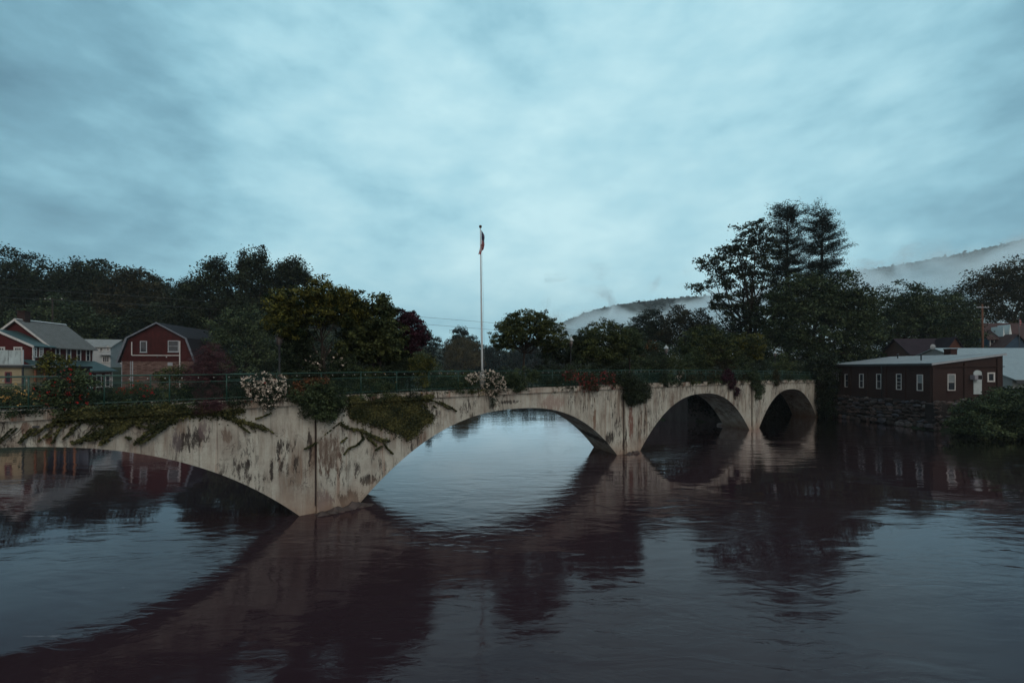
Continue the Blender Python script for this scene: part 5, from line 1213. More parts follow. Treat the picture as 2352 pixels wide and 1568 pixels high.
# second rank on the slope, copies of one tree
proto_t = ptree("broadleaf_tree", "farther dark tree filling the wooded slope between the taller ones", "tree", 240, 150, [(240, 650, 60, 50), (200, 680, 50, 50), (285, 685, 50, 50), (240, 710, 80, 40)], G_DARK, clumps=260, per=60, cr=2.2, leaf=0.8, trunk_r=0.6, group="back rank of trees on the slope")
def copy_tree(o, loc, rz, sc, label=None, group=None):
    c = o.copy(); COL.objects.link(c); c.location = loc; c.rotation_euler = (0, 0, rz); c.scale = (sc, sc, sc)
    if label: c['label'] = label
    if group: c['group'] = group
    for k in o.children: d = k.copy(); COL.objects.link(d); d.parent = c
    return c
for (x, Y, sc) in ((20, 150, 0.95), (110, 155, 0.9), (400, 150, 0.72), (450, 140, 0.62), (520, 140, 0.6), (600, 150, 0.55), (690, 160, 0.5), (760, 165, 0.48), (820, 170, 0.45), (-120, 130, 1.0), (-260, 120, 1.0), (330, 175, 0.8)):
    X = (x - CX) / F * Y; copy_tree(proto_t, (X, Y, float(ground_h(X, Y)) - 0.2), random.random() * 6, sc)
# distant bank seen down the river
FG = "distant trees on the far bank"
ptree("conifer_tree", "slim dark conifer left of the willow", "tree", 985, 175, [(985, 800, 14, 40), (985, 775, 6, 14), (968, 815, 20, 30)], G_BLUE, clumps=160, per=40, cr=1.0, leaf=0.5, group=FG)
ptree("conifer_tree", "second dark conifer touching the left side of the willow", "tree", 1005, 185, [(1004, 805, 16, 34), (1002, 785, 8, 16), (945, 825, 30, 30)], G_BLUE, clumps=160, per=40, cr=1.0, leaf=0.5, group=FG)
ptree("broadleaf_tree", "tall dome topped tree standing behind the willow", "tree", 1064, 238, [(1056, 770, 20, 20), (1050, 790, 26, 18), (1080, 785, 22, 14), (1065, 805, 34, 25), (1060, 755, 10, 10), (1097, 795, 10, 6)], G_BLUE, clumps=240, per=40, cr=1.7, leaf=0.8, group=FG, trunk_r=0.5)
ptree("willow_tree", "rounded olive brown weeping willow left of the flagpole", "tree", 1063, 215, [(1060, 800, 32, 24), (1040, 815, 24, 28), (1088, 815, 20, 30), (1063, 825, 42, 26), (1030, 835, 16, 22)], G_WILLOW, clumps=420, per=46, cr=1.5, leaf=1.0, aspect=0.22, droop=3.0, group=FG, trunk_r=0.5, up=-0.4)
for i, (x, Y, ry, lb) in enumerate(((1130, 250, 24, "low hazy tree just right of the flagpole"), (1165, 265, 30, "hazy tree under the left side of the round spreading tree"), (1210, 255, 26, "hazy tree behind the trunk of the round spreading tree"), (1255, 262, 28, "hazy tree under the right side of the round spreading tree"),
                                    (1300, 250, 26, "hazy tree behind the second street lamp"), (925, 240, 34, "distant tree behind the purple leaved tree"), (880, 230, 34, "distant tree glimpsed through the stems of the glossy tree"), (1345, 245, 34, "hazy tree behind the bushy tree right of the second lamp"), (1110, 240, 20, "lowest distant tree directly behind the flagpole foot"))):
    ptree("broadleaf_tree", lb, "tree", x, Y, [(x, 848 - ry * 1.35, 30, ry), (x - 16, 848 - ry, 22, ry), (x + 18, 848 - ry * 0.9, 24, ry * 0.9), (x, 850, 36, 16)], G_MID if i % 2 else G_BLUE, clumps=170, per=36, cr=2.0, leaf=1.0, group=FG, trunk_r=0.4)
# middle right, behind the bridge
MG = "trees on the bank behind the middle of the bridge"
ptree("broadleaf_tree", "round topped tree in front of the misty mountain, left of the big maple", "tree", 1500, 118, [(1497, 735, 26, 30), (1470, 755, 30, 26), (1520, 755, 30, 26), (1490, 785, 50, 30), (1455, 775, 24, 20)], G_DARK, clumps=360, per=50, cr=1.4, leaf=0.45, group=MG)
ptree("broadleaf_tree", "bronze tinted tree touching the left edge of the big maple", "tree", 1575, 112, [(1555, 730, 30, 26), (1595, 735, 34, 28), (1560, 765, 50, 34), (1620, 760, 32, 26), (1600, 800, 60, 36)], G_BRONZE, clumps=380, per=50, cr=1.3, leaf=0.42, group=MG)
ptree("broadleaf_tree", "low dark tree filling the bank behind the fourth lamp", "tree", 1650, 98, [(1640, 790, 50, 40), (1690, 795, 50, 44), (1610, 820, 50, 30), (1730, 820, 44, 44), (1560, 825, 40, 28)], G_DARK, clumps=380, per=50, cr=1.2, leaf=0.4, group=MG)
ptree("broadleaf_tree", "low dark tree behind the orange-tinged shrub", "tree", 1450, 84, [(1450, 815, 46, 34), (1410, 825, 36, 26), (1500, 820, 46, 34)], G_MID, clumps=300, per=50, cr=1.0, leaf=0.34, group=MG)
ptree("maple_tree", "big open crowned maple with bare limbs showing against the sky", "tree", 1730, 86,
      [(1740, 540, 40, 36), (1700, 555, 34, 32), (1668, 565, 22, 24), (1765, 580, 36, 50), (1690, 600, 46, 34), (1635, 605, 32, 20), (1610, 610, 22, 12), (1608, 660, 30, 12), (1650, 640, 36, 22), (1700, 650, 46, 34), (1745, 640, 44, 50), (1672, 690, 36, 24), (1650, 715, 28, 20), (1700, 725, 52, 34), (1745, 725, 50, 50), (1735, 780, 55, 44)],
      G_DARK, clumps=640, per=34, cr=0.85, leaf=0.36, trunk_r=0.55, limbs=44, twigs=2, shell=0.35, fork=0.15, aspect=0.85, flat=0.5)
def pine(name, label, x, Y, ytop, ybase, widths, group):
    """layered white pine: widths = [(photo y, left, right)]"""
    X = (x - CX) / F * Y; g = float(ground_h(X, Y)); k = Y / F; zt = CH - (ytop - HY) * k; root = thing(name, label, "tree", (X, Y, g - 0.1), 0, group)
    H_ = zt - g; tb = MB(); tb.tube([(0, 0, 0), (0.15, 0, H_ * 0.4), (0, 0, H_ * 0.75), (0, 0, H_)], [0.5, 0.38, 0.2, 0.04], 8, cap=False); C = []; T = []
    y = ytop + 4; a0 = 0.0
    wy = [w_[0] for w_ in widths]; wl = [w_[1] for w_ in widths]; wr = [w_[2] for w_ in widths]
    while y < ybase:
        z = CH - (y - HY) * k - g; nb = 11; a0 += 0.7
        for b in range(nb):
            a = a0 + 2 * math.pi * b / nb + rng.normal() * 0.25; c_ = math.cos(a)
            L_ = (np.interp(y, wy, wr) if c_ > 0 else np.interp(y, wy, wl)) * k * (0.45 + 0.72 * rng.random()) * (0.72 + 0.28 * abs(c_))
            e = np.array([L_ * c_, L_ * math.sin(a) * 0.9, L_ * (0.42 if y < ytop + 60 else 0.20) + rng.normal() * 0.5]); s_ = np.array([0, 0, z + rng.normal() * 0.55])
            mid = s_ + e * 0.5 + np.array([0, 0, -0.05 * L_]); tb.tube([s_, mid, s_ + e], [0.07, 0.045, 0.015], 4, cap=False)
            n = max(3, int(L_ * 3.0))
            for i in range(n):
                t = 0.35 + 0.65 * (i + rng.random()) / n; p = (1 - t) ** 2 * s_ + 2 * t * (1 - t) * mid + t * t * (s_ + e); p = p + rng.normal(size=3) * np.array([0.28, 0.28, 0.10]) * (1 + 0.1 * L_)
                q_ = p + rng.normal(size=(26, 3)) * np.array([0.36, 0.36, 0.20]) + np.array([0, 0, 0.12]); C.append(q_); T.append(np.full(26, 0.5) + 0.25 * rng.normal(size=26))
        y += (0.95 + 0.35 * rng.random()) / k * 0.9
    C = np.concatenate(C); T = np.concatenate(T); leaf_mesh("crown", C, np.full(len(C), 0.30), T, G_BLUE, root, 0.32, up=0.5, droop=-0.6); tb.build("trunk", M_BARK, root, fix=False)
PG = "white pines beside the big maple"
pine("pine_tree", "left and taller of the two layered pines next to the big maple", 1808, 88, 479, 700, [(479, 24, 26), (500, 44, 38), (540, 56, 44), (600, 60, 50), (660, 60, 60), (720, 60, 60)], PG)
pine("pine_tree", "right pine with long separate branches reaching out over the broad trees", 1888, 90, 490, 720, [(490, 38, 24), (520, 46, 34), (560, 48, 50), (600, 50, 62), (640, 50, 66), (680, 50, 56), (720, 50, 50)], PG)
RG = "broad trees behind the brick building"
BT = dict(cr=1.25, leaf=0.42, group=RG, trunk_r=0.5, flat=0.5, droop=0.8, tv=0.22, shell=0.55)
ptree("broadleaf_tree", "broadest dark tree, filling the space below the two pines", "tree", 1860, 80, [(1850, 690, 75, 55), (1920, 690, 62, 56), (1970, 710, 50, 55), (1800, 740, 62, 60), (1880, 760, 110, 75), (1960, 780, 60, 60), (1830, 815, 80, 50)], G_MID, clumps=900, per=60, **BT)
ptree("broadleaf_tree", "broad tree right of the pines, below the misty ridge", "tree", 2075, 99, [(2060, 690, 55, 45), (2110, 700, 50, 45), (2020, 730, 60, 55), (2090, 760, 85, 60), (2130, 745, 50, 55), (2030, 800, 60, 50)], G_MID, clumps=720, per=58, **BT)
ptree("broadleaf_tree", "smaller broad tree just left of the brown utility pole", "tree", 2190, 101, [(2160, 700, 40, 38), (2190, 720, 40, 46), (2212, 760, 34, 42), (2180, 770, 60, 46), (2150, 740, 46, 40)], G_MID, clumps=440, per=56, **BT)
ptree("broadleaf_tree", "tall dark tree at the right edge rising above the blue house", "tree", 2310, 118, [(2300, 640, 50, 42), (2345, 640, 55, 46), (2245, 645, 30, 22), (2250, 685, 50, 46), (2320, 700, 80, 60), (2390, 690, 60, 90), (2430, 660, 60, 60)], G_BRONZE, clumps=560, per=60, cr=1.7, leaf=0.5, group=RG, trunk_r=0.6)
ptree("broadleaf_tree", "dark low tree hiding the bank between the bridge end and the brick building", "tree", 1893, 67.0, [(1885, 840, 26, 30), (1903, 860, 18, 40), (1893, 890, 20, 40), (1890, 925, 19, 30), (1897, 945, 18, 16), (1874, 862, 12, 16)], G_DARK, clumps=420, per=60, cr=0.6, leaf=0.24, trunk_r=0.2, ydepth=1.5)
ptree("shrub", "yellow green shrub at the right end of the bridge", "shrub", 1852, None, [(1842, 840, 22, 10), (1864, 838, 14, 8), (1850, 848, 22, 8)], G_YELLOW, off=3.2, clumps=60, per=30, cr=0.45, leaf=0.2, trunk_r=0.06)
# big bush on the bank at the right edge
ptree("riverside_bush", "large dark green bush reaching into the water at the right edge", "bush", 2300, 46.5, [(2290, 935, 45, 42), (2335, 930, 50, 50), (2245, 950, 36, 26), (2230, 975, 36, 22), (2290, 985, 60, 30), (2345, 985, 55, 34), (2400, 950, 60, 70)], G_MID, clumps=620, per=60, cr=0.55, leaf=0.20, trunk_r=0.12, ydepth=2.2, tv=0.4)
ptree("riverside_bush", "low scrub at the foot of the stone wall beside the large bush", "bush", 2215, 49.0, [(2215, 985, 22, 12), (2230, 1000, 30, 12)], G_DARK, clumps=60, per=40, cr=0.4, leaf=0.18, trunk_r=0.05, ydepth=1.0)

# ------------------------------------------------------------------ planting on the bridge
# trees standing in the flower beds
V = dict(aspect=0.45, droop=1.4)
wt = ptree("vine_tree", "big yellow green vine covered tree with twisted trunks above the hydrangeas", "tree", 741, None,
    [(690, 690, 52, 36), (740, 680, 46, 32), (775, 700, 46, 34), (650, 700, 28, 32), (815, 702, 30, 30), (720, 725, 80, 26), (668, 745, 34, 38), (800, 725, 36, 26), (765, 690, 60, 30), (655, 730, 24, 30), (830, 715, 18, 22)], G_YELLOW, off=1.5, clumps=620, per=52, cr=0.26, leaf=0.15, trunk_r=0.085, limbs=16, fork=0.05, ydepth=1.3, tv=0.34, **V)
deck_shrub("vine_column", "dark column of vines hanging below the left half of the vine tree", "vine", [(680, 800, 30, 56), (664, 830, 20, 40), (700, 790, 22, 40), (672, 765, 30, 24)], 2.0, G_DARK, 0.12, 1.2, depth=0.7, base_x=680, cr=0.2, per=34)
tw = MB(); p = deck_pos(741, 1.5); s_ = float(np.dot(p - BP, BD)); bz = coping_z(s_) - 0.12
for (ph, rr, am) in ((0, 0.05, 0.10), (2.2, 0.04, 0.14), (4.1, 0.028, 0.19)):
    tw.tube([(am * math.cos(ph + t * 5.5) * (0.4 + 0.6 * math.sin(math.pi * t)), am * math.sin(ph + t * 5.5), 2.7 * t) for t in np.linspace(0, 1, 16)], [rr * (1.25 - 0.5 * t) for t in np.linspace(0, 1, 16)], 6, cap=False)
for k in range(6):
    a = random.uniform(0, 6.28); tw.tube([(0, 0, 1.9), (0.3 * math.cos(a), 0.3 * math.sin(a), 2.3), (0.55 * math.cos(a), 0.5 * math.sin(a), 2.9)], [0.03, 0.025, 0.012], 5, cap=False)
tw.build("twisted_stem", M_BARK, wt, fix=False)
ptree("glossy_tree", "many stemmed glossy green tree right of the vine tree", "tree", 868, None, [(880, 718, 28, 24), (868, 745, 50, 32), (900, 765, 32, 40), (830, 755, 40, 36), (865, 785, 60, 36), (900, 800, 30, 30), (810, 790, 34, 36), (878, 692, 6, 16), (850, 812, 50, 22)], G_OLIVE, off=2.2, clumps=620, per=46, cr=0.24, leaf=0.17, trunk_r=0.055, stems=5, spread=0.35, limbs=20, ydepth=1.6, aspect=0.6, tv=0.3, fork=0.05)
ptree("purple_leaf_tree", "purple leaved tree with upswept twigs right of the glossy tree", "tree", 940, None, [(935, 745, 28, 28), (955, 755, 26, 26), (945, 785, 36, 30), (925, 770, 24, 40), (965, 775, 16, 20), (920, 722, 10, 14), (940, 725, 18, 12)], G_PURPLE, off=2.8, clumps=360, per=40, cr=0.2, leaf=0.14, trunk_r=0.06, limbs=22, ydepth=1.2, aspect=0.5, droop=-0.8)
ptree("round_tree", "round spreading tree with forked dark limbs right of the flagpole", "tree", 1204, None, [(1215, 755, 60, 38), (1175, 765, 44, 34), (1260, 770, 40, 36), (1148, 784, 24, 16), (1215, 772, 66, 20), (1280, 788, 24, 16), (1190, 735, 34, 20), (1235, 740, 36, 22)], G_OLIVE, off=1.8, clumps=760, per=42, cr=0.24, leaf=0.135, trunk_r=0.10, limbs=40, twigs=2, ydepth=2.3, fork=0.0, flat=0.45, tv=0.22, shell=0.62, aspect=0.55)
ptree("small_tree", "small dark tree between the round tree and the second street lamp", "tree", 1298, None, [(1290, 805, 36, 22), (1325, 800, 26, 26), (1262, 812, 26, 14), (1300, 822, 30, 12), (1325, 785, 20, 12)], G_DARK, off=3.0, clumps=260, per=40, cr=0.24, leaf=0.14, trunk_r=0.05, limbs=14, ydepth=1.6)
ptree("bushy_tree", "bushy olive tree with a pale slender trunk right of the second street lamp", "tree", 1376, None, [(1385, 760, 40, 28), (1350, 780, 34, 26), (1420, 770, 26, 26), (1380, 790, 60, 32), (1345, 805, 36, 26), (1410, 800, 44, 30), (1380, 820, 50, 18)], G_OLIVE, off=2.2, clumps=620, per=42, cr=0.27, leaf=0.15, trunk_r=0.06, limbs=20, ydepth=2.0, tv=0.25, bark=mat("pale_bark", (0.13, 0.075, 0.05), 0.9))
ptree("vine_tree", "dark vine tree with a leaning trunk above the hanging round bush", "tree", 1446, None, [(1440, 775, 32, 26), (1455, 790, 22, 34), (1430, 800, 24, 22), (1458, 812, 16, 16)], G_MID, off=1.2, clumps=260, per=44, cr=0.25, leaf=0.16, trunk_r=0.08, limbs=10, ydepth=1.2, **V)
ptree("orange_shrub", "thin shrub tinged orange beside the small street lamp", "shrub", 1492, None, [(1490, 810, 22, 26), (1500, 795, 16, 14), (1480, 830, 18, 18)], G_BRONZE, off=3.0, clumps=120, per=30, cr=0.24, leaf=0.13, trunk_r=0.03, stems=3, spread=0.2, blossom=(B_ORANGE, 26, 0.11))
ptree("bushy_tree", "olive bushy tree left of the farthest vine tree", "tree", 1622, None, [(1620, 770, 40, 24), (1590, 790, 30, 26), (1655, 790, 34, 26), (1620, 805, 62, 30), (1600, 825, 40, 20), (1670, 820, 30, 22)], G_OLIVE, off=2.4, clumps=560, per=42, cr=0.33, leaf=0.19, trunk_r=0.07, limbs=16, ydepth=2.2, tv=0.28)
ptree("vine_tree", "farthest yellow green vine tree before the right end of the bridge", "tree", 1712, None, [(1710, 783, 32, 18), (1735, 790, 18, 22), (1690, 790, 26, 22), (1715, 805, 34, 22), (1735, 812, 14, 14)], G_YELLOW, off=2.0, clumps=380, per=44, cr=0.33, leaf=0.2, trunk_r=0.08, limbs=12, ydepth=1.6, **V)

D_ = deck_shrub
D_("flowering_bush", "bush with red trumpet blossoms leaning over the left railing", "bush", [(150, 895, 42, 34), (190, 885, 28, 28), (118, 905, 22, 26), (160, 870, 34, 22), (155, 925, 34, 18)], 0.1, G_MID, 0.085, 1.3, None, [(B_RED, 60, 0.05, 7), (B_ORANGE, 12, 0.045, 6)], depth=0.5)
D_("flower_patch", "patch of pale yellow flowers behind the fence at the left edge", "flowers", [(28, 905, 26, 22), (55, 915, 26, 18), (5, 905, 20, 20), (85, 920, 20, 12)], 0.7, G_OLIVE, 0.06, 0.8, None, (B_YEL, 46, 0.042, 7), depth=0.35)
D_("sapling", "slender yellowish sapling rising in front of the red house corner", "sapling", [(105, 822, 14, 16), (120, 838, 26, 14), (150, 826, 18, 9), (135, 850, 30, 12), (160, 850, 18, 12), (100, 845, 14, 14)], 1.6, G_YELLOW, 0.09, 0.6, depth=0.35, base_x=135, cr=0.12, per=18)
D_("flower_patch", "low patch of red flowers behind the fence below the car", "flowers", [(310, 890, 26, 12), (290, 897, 18, 8), (335, 900, 18, 10)], 0.9, G_OLIVE, 0.06, 0.8, None, [(B_RED, 26, 0.05, 8), (B_ORANGE, 12, 0.05, 6)], depth=0.3)
D_("ferny_shrub", "light green feathery shrub in front of the barn", "shrub", [(388, 858, 26, 14), (410, 850, 18, 12), (370, 868, 16, 10), (395, 885, 26, 24), (392, 912, 20, 16)], 0.8, G_OLIVE, 0.07, 1.2, depth=0.5, tv=0.4)
D_("smoke_bush", "dusky purple smoke bush right of the barn", "bush", [(483, 815, 26, 26), (465, 845, 34, 30), (505, 840, 28, 30), (480, 880, 34, 34), (450, 862, 26, 20), (480, 915, 30, 24), (475, 930, 26, 14)], 0.8, G_SMOKE, 0.05, 1.5, depth=0.8, cr=0.13, per=60, aspect=0.35, base_x=480)
D_("flowering_bush", "leftmost white blossoming bush spilling over the coping", "bush", [(600, 880, 34, 24), (635, 885, 26, 24), (612, 905, 40, 22), (585, 890, 22, 20), (615, 930, 18, 10)], -0.1, G_DARK, 0.06, 1.0, None, [(B_WHITE, 300, 0.05, 9), (B_RED, 4, 0.05, 7)], depth=0.5)
D_("hanging_bush", "large dark green bush with a rusty top hanging down over the first pier", "bush", [(730, 900, 52, 28), (700, 910, 30, 24), (765, 915, 32, 28), (735, 935, 50, 26), (745, 955, 24, 16)], -0.25, G_MID, 0.11, 2.0, None, None, depth=0.6, cr=0.18, droop=1.0, aspect=0.4)
D_("rusty_shrub", "rusty leaved shrub crowning the large hanging bush over the first pier", "shrub", [(705, 882, 26, 12), (735, 876, 24, 8), (688, 896, 16, 14)], -0.1, leaf_mat("rust_leaves", (0.04, 0.022, 0.014), (0.17, 0.075, 0.035)), 0.09, 1.0, depth=0.4)
D_("leafy_shrub", "low leafy shrub between the smoke bush and the white blossoming bush", "shrub", [(535, 905, 26, 22), (560, 900, 18, 22), (520, 918, 20, 14)], 0.9, G_DARK, 0.07, 1.0, depth=0.4, flowers=(B_PINK, 8, 0.04, 6))
D_("hydrangea_bush", "round bush topped with creamy white hydrangea heads below the vine tree", "bush", [(722, 825, 24, 16), (755, 835, 40, 26), (785, 835, 26, 24), (715, 845, 22, 14)], 1.9, G_DARK, 0.09, 1.1, None, (B_WHITE, 80, 0.055, 10), depth=0.7)
D_("clipped_shrub", "round yellow green tipped shrub on a leafy stem left of the flagpole", "shrub", [(968, 830, 30, 17), (968, 848, 26, 16), (966, 872, 16, 20), (985, 838, 16, 14)], 0.5, G_YELLOW, 0.075, 1.7, depth=0.6)
D_("flowering_bush", "white blossoming vine cascading over the coping at the foot of the flagpole", "bush", [(1118, 862, 34, 12), (1085, 868, 14, 10), (1140, 872, 22, 14), (1125, 890, 20, 20), (1133, 915, 9, 20), (1150, 885, 12, 14)], -0.2, G_DARK, 0.065, 1.0, None, [(B_WHITE, 300, 0.055, 8)], depth=0.4)
D_("leafy_shrub", "dark green shrub spilling over the coping right of the cascading white blossom", "shrub", [(1200, 862, 34, 18), (1178, 870, 24, 16), (1225, 865, 14, 16), (1190, 885, 22, 12), (1180, 893, 12, 8)], -0.05, G_MID, 0.08, 1.4, depth=0.4, tv=0.4)
D_("flowering_bush", "long mat of dull red flowers hanging over the coping in mid bridge", "bush", [(1312, 862, 22, 12), (1350, 872, 32, 16), (1395, 868, 22, 18), (1345, 888, 20, 12), (1405, 880, 12, 14), (1365, 890, 12, 10)], -0.15, G_BRONZE, 0.07, 1.1, None, (B_PINK, 230, 0.06, 9), depth=0.4)
D_("hanging_bush", "round dark bush bulging over the second pier", "bush", [(1455, 895, 38, 28), (1440, 875, 26, 18), (1475, 900, 24, 24), (1452, 915, 30, 16)], -0.3, G_DARK, 0.10, 2.4, None, None, depth=0.75, cr=0.2)
D_("climbing_shrub", "narrow dark climber on the railing just right of the round hanging bush", "shrub", [(1522, 862, 12, 18), (1518, 878, 10, 10)], 0.2, G_DARK, 0.09, 1.2, depth=0.3)
D_("flower_patch", "small clump of white flowers on the railing over the second arch from the right", "flowers", [(1564, 860, 9, 10), (1556, 870, 6, 7)], 0.0, G_DARK, 0.07, 0.7, None, (B_WHITE, 22, 0.06, 6), depth=0.25)
D_("hedge", "brownish green hedge strip along the railing above the second arch from the right", "hedge", [(1600, 865, 28, 11), (1640, 862, 28, 12), (1580, 868, 20, 10), (1622, 872, 20, 9)], 0.35, G_BRONZE, 0.09, 1.2, depth=0.4)
D_("trailing_shrub", "dark purple trailing plant drooping over the coping", "shrub", [(1672, 862, 18, 14), (1680, 880, 16, 16), (1690, 898, 8, 10), (1662, 872, 12, 10)], -0.2, G_PURPLE, 0.10, 1.5, depth=0.4)
D_("hanging_bush", "dark hanging bush over the third pier", "bush", [(1735, 880, 18, 20), (1730, 862, 16, 12), (1745, 895, 12, 14), (1738, 908, 9, 9)], -0.25, G_MID, 0.12, 1.9, depth=0.5, cr=0.24)
D_("reddish_shrub", "reddish brown shrub leaning over the coping of the last arch", "shrub", [(1783, 862, 12, 12), (1780, 874, 9, 10)], -0.05, G_BRONZE, 0.11, 1.3, depth=0.3)
D_("white_roses", "small white flower heads beside the farthest street lamp", "flowers", [(1832, 854, 8, 4)], 1.0, G_DARK, 0.09, 0.6, None, (B_WHITE, 12, 0.09, 6), depth=0.3)
D_("garden_shrub", "tall dark shrub filling the bed between the glossy tree and the purple leaved tree", "shrub", [(910, 830, 30, 30), (885, 845, 30, 22), (935, 845, 26, 24)], 2.6, G_DARK, 0.10, 1.2, depth=0.6, stem=False)
D_("garden_shrub", "broad green shrub below the smoke bush", "shrub", [(470, 895, 36, 26), (505, 890, 30, 26), (440, 900, 26, 20)], 1.5, G_DARK, 0.09, 1.2, depth=0.6, stem=False)
D_("garden_shrub", "dark shrub behind the pier bush under the vine tree", "shrub", [(740, 870, 50, 20), (790, 868, 36, 20), (690, 872, 36, 20)], 1.3, G_DARK, 0.09, 1.2, depth=0.5, stem=False)
for (x, rx, ry, g_, lb) in ((1532, 16, 12, G_MID, "green climber on the railing right of the narrow dark climber"), (1586, 18, 11, G_DARK, "dark climber on the railing right of the small white flowers"), (1648, 14, 12, G_MID, "green climber on the railing left of the purple trailing plant"),
        (1706, 14, 11, G_BRONZE, "brownish climber on the railing between the purple plant and the third pier bush"), (1762, 12, 11, G_MID, "green climber on the railing right of the third pier bush"), (1806, 14, 9, G_DARK, "dark climber on the railing over the crown of the last arch"), (1846, 12, 8, G_MID, "last green climber on the railing before the bank"),
        (1268, 18, 12, G_DARK, "dark climber on the railing left of the dull red flowers"), (1052, 18, 11, G_MID, "green climber on the railing left of the cascading white blossom"), (1420, 14, 14, G_DARK, "dark climber between the dull red flowers and the round hanging bush"), (880, 20, 14, G_MID, "green climber on the railing below the glossy tree")):
    p = deck_pos(x, 0.3); s_ = float(np.dot(p - BP, BD)); yc = HY + (CH - coping_z(s_) - 0.25) * F / p[1]
    D_("climbing_shrub", lb, "shrub", [(x, yc - 4, rx, ry), (x + rx * 0.7, yc - 1, rx * 0.6, ry * 0.7), (x - rx * 0.7, yc - 2, rx * 0.6, ry * 0.6)], 0.3, g_, 0.1 if x > 1300 else 0.08, 1.3, "climbers on the near railing", depth=0.3, cr=0.2 if x > 1300 else 0.15)
# garden shrubs that fill the beds behind the railing, one after another
ROW = [(245, 12, 22, G_DARK, "dark low shrub behind the fence under the barn's white pipe"), (275, 14, 20, G_OLIVE, "grassy olive clump behind the fence under the parked truck"), (335, 20, 24, G_MID, "soft green clump behind the fence under the left barn window"),
       (440, 20, 22, G_MID, "green bedding shrub behind the fence left of the smoke bush"), (585, 24, 18, G_DARK, "dark shrub behind the leftmost white blossoming bush"), (640, 26, 26, G_BRONZE, "rusty green shrub at the foot of the first street lamp"),
       (690, 30, 24, G_DARK, "dark shrub at the foot of the vine column"), (800, 26, 30, G_MID, "green shrub under the right half of the vine tree"), (850, 26, 22, G_OLIVE, "pale green shrub at the feet of the glossy tree stems"),
       (905, 28, 22, G_DARK, "dark shrub under the purple leaved tree"), (1005, 22, 18, G_MID, "green shrub just right of the clipped round shrub"), (1040, 24, 14, G_OLIVE, "low olive shrub behind the railing left of the flagpole"), (1070, 20, 14, G_YELLOW, "low yellow green shrub touching the flagpole blossom"),
       (1150, 24, 16, G_DARK, "dark shrub behind the cascading white blossom"), (1260, 24, 15, G_DARK, "dark shrub behind the railing under the small dark tree"), (1330, 30, 14, G_MID, "green shrub behind the dull red flowers"), (1400, 30, 16, G_DARK, "dark shrub below the pale slender trunk"),
       (1475, 26, 16, G_MID, "green shrub behind the round hanging bush"), (1510, 22, 18, G_DARK, "dark shrub below the orange-tinged shrub"), (1550, 24, 16, G_OLIVE, "olive shrub at the foot of the small street lamp"), (1600, 26, 18, G_MID, "green shrub under the olive bushy tree"),
       (1650, 26, 18, G_BRONZE, "brown green shrub behind the purple trailing plant"), (1700, 26, 16, G_MID, "green shrub under the farthest vine tree"), (1745, 20, 14, G_DARK, "dark shrub behind the bush over the third pier"), (1800, 22, 12, G_OLIVE, "olive shrub right of the farthest street lamp"), (1835, 20, 10, G_DARK, "last dark shrub on the bridge before the bank"),
       (20, 30, 24, G_MID, "green shrub behind the pale yellow flowers at the left edge"), (90, 26, 22, G_DARK, "dark shrub behind the red trumpet bush"), (200, 26, 18, G_MID, "mid green shrub right of the red trumpet bush")]
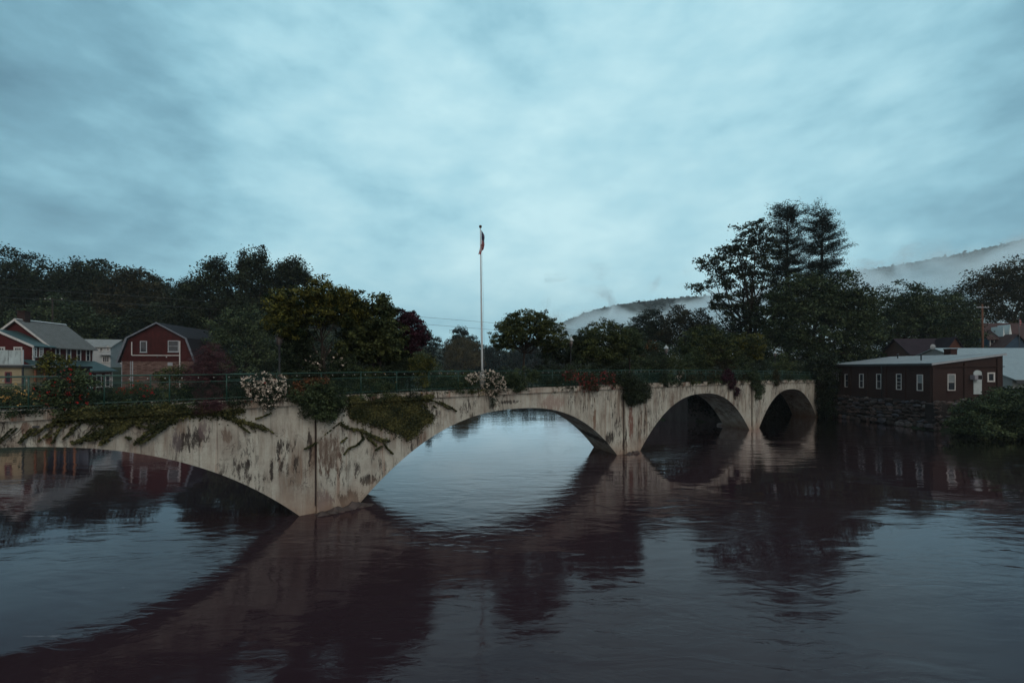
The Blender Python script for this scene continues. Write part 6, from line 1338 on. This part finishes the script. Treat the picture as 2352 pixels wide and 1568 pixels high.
for (x, rx, ry, g_, lb) in ROW:
    p = deck_pos(x, 1.4); s_ = float(np.dot(p - BP, BD)); yb = HY + (CH - (coping_z(s_) - 0.13)) * F / p[1]; k = F / p[1]
    ry2 = ry * (2.4 if x > 1230 else 1.7 if x > 700 else 1.2); rx = rx * 1.35
    fl = None
    if random.random() < 0.45: fl = (random.choice([B_WHITE, B_PINK, B_YEL]), 7, 0.04, 5)
    D_("garden_shrub", lb, "shrub", [(x, yb - ry2 * 0.95, rx, ry2), (x + rx * 0.6, yb - ry2 * 0.7, rx * 0.7, ry2 * 0.7), (x - rx * 0.6, yb - ry2 * 0.75, rx * 0.7, ry2 * 0.75)], 1.4, g_, 0.08 if x < 1300 else 0.11, 0.9, "shrubs in the beds on the bridge", fl, depth=0.5, cr=0.16 if x < 1300 else 0.24, stem=False)
# low ground cover over the soil of the beds
ss = rng.uniform(-30, 70, 42000); yy = rng.uniform(0.36, BW - 0.36, 42000); band = (yy < 1.35) | (yy > 2.35); ss = ss[band]; yy = yy[band]
hh = rng.random(len(ss)) ** 1.3 * (0.25 + 0.45 * (0.5 + 0.5 * np.sin(ss * 1.7) * np.sin(ss * 0.63 + yy * 2)))
Cg = np.stack([ss + SK * yy / BW, yy, np.interp(ss, CS, CZ) - 0.1 + hh], 1); o = leaf_mesh("ground_cover", Cg, np.full(len(Cg), 0.09), 0.45 + 0.3 * rng.normal(size=len(Cg)), G_MID, None, 0.5)
o.location = (BP[0], BP[1], 0); o.rotation_euler = (0, 0, ANG); tag(o, "low leafy ground cover in the flower beds on the bridge", "ground cover", kind='stuff')
# garden path
gp = MB(); camber_bar(gp, S0, S1, 1.42, 2.28, -0.13, -0.10, 2.0); o = gp.build("path", mat("gravel_path", (0.12, 0.11, 0.10), 0.95, 0.3, 12), fix=True); o.location = (BP[0], BP[1], 0); o.rotation_euler = (0, 0, ANG); tag(o, kind='structure')
# scrub along the banks
N = 60000; bx = rng.uniform(-110, 120, N * 3); by = rng.uniform(-30, 245, N * 3); dd = sdist(bx, by, RIVER); ok = (dd > 0.2) & (dd < 9) & (np.hypot(bx, by) > 20) & ~((bx > 46) & (bx < 62) & (by > 45) & (by < 72)); bx, by, dd = bx[ok][:N], by[ok][:N], dd[ok][:N]
bz_ = ground_h(bx, by) + rng.random(len(bx)) * (0.5 + 1.3 * np.clip(np.sin(bx * 0.35) * np.sin(by * 0.31), 0, 1)); o = leaf_mesh("undergrowth", np.stack([bx, by, bz_], 1), np.full(len(bx), 0.42), rng.random(len(bx)), G_DARK, None, 0.5); tag(o, "tangled green undergrowth along the river banks", "undergrowth", kind='stuff')
for o in list(COL.objects):
    if o.type == 'MESH' and o.name.startswith("x"): o.name = "river_boulders"
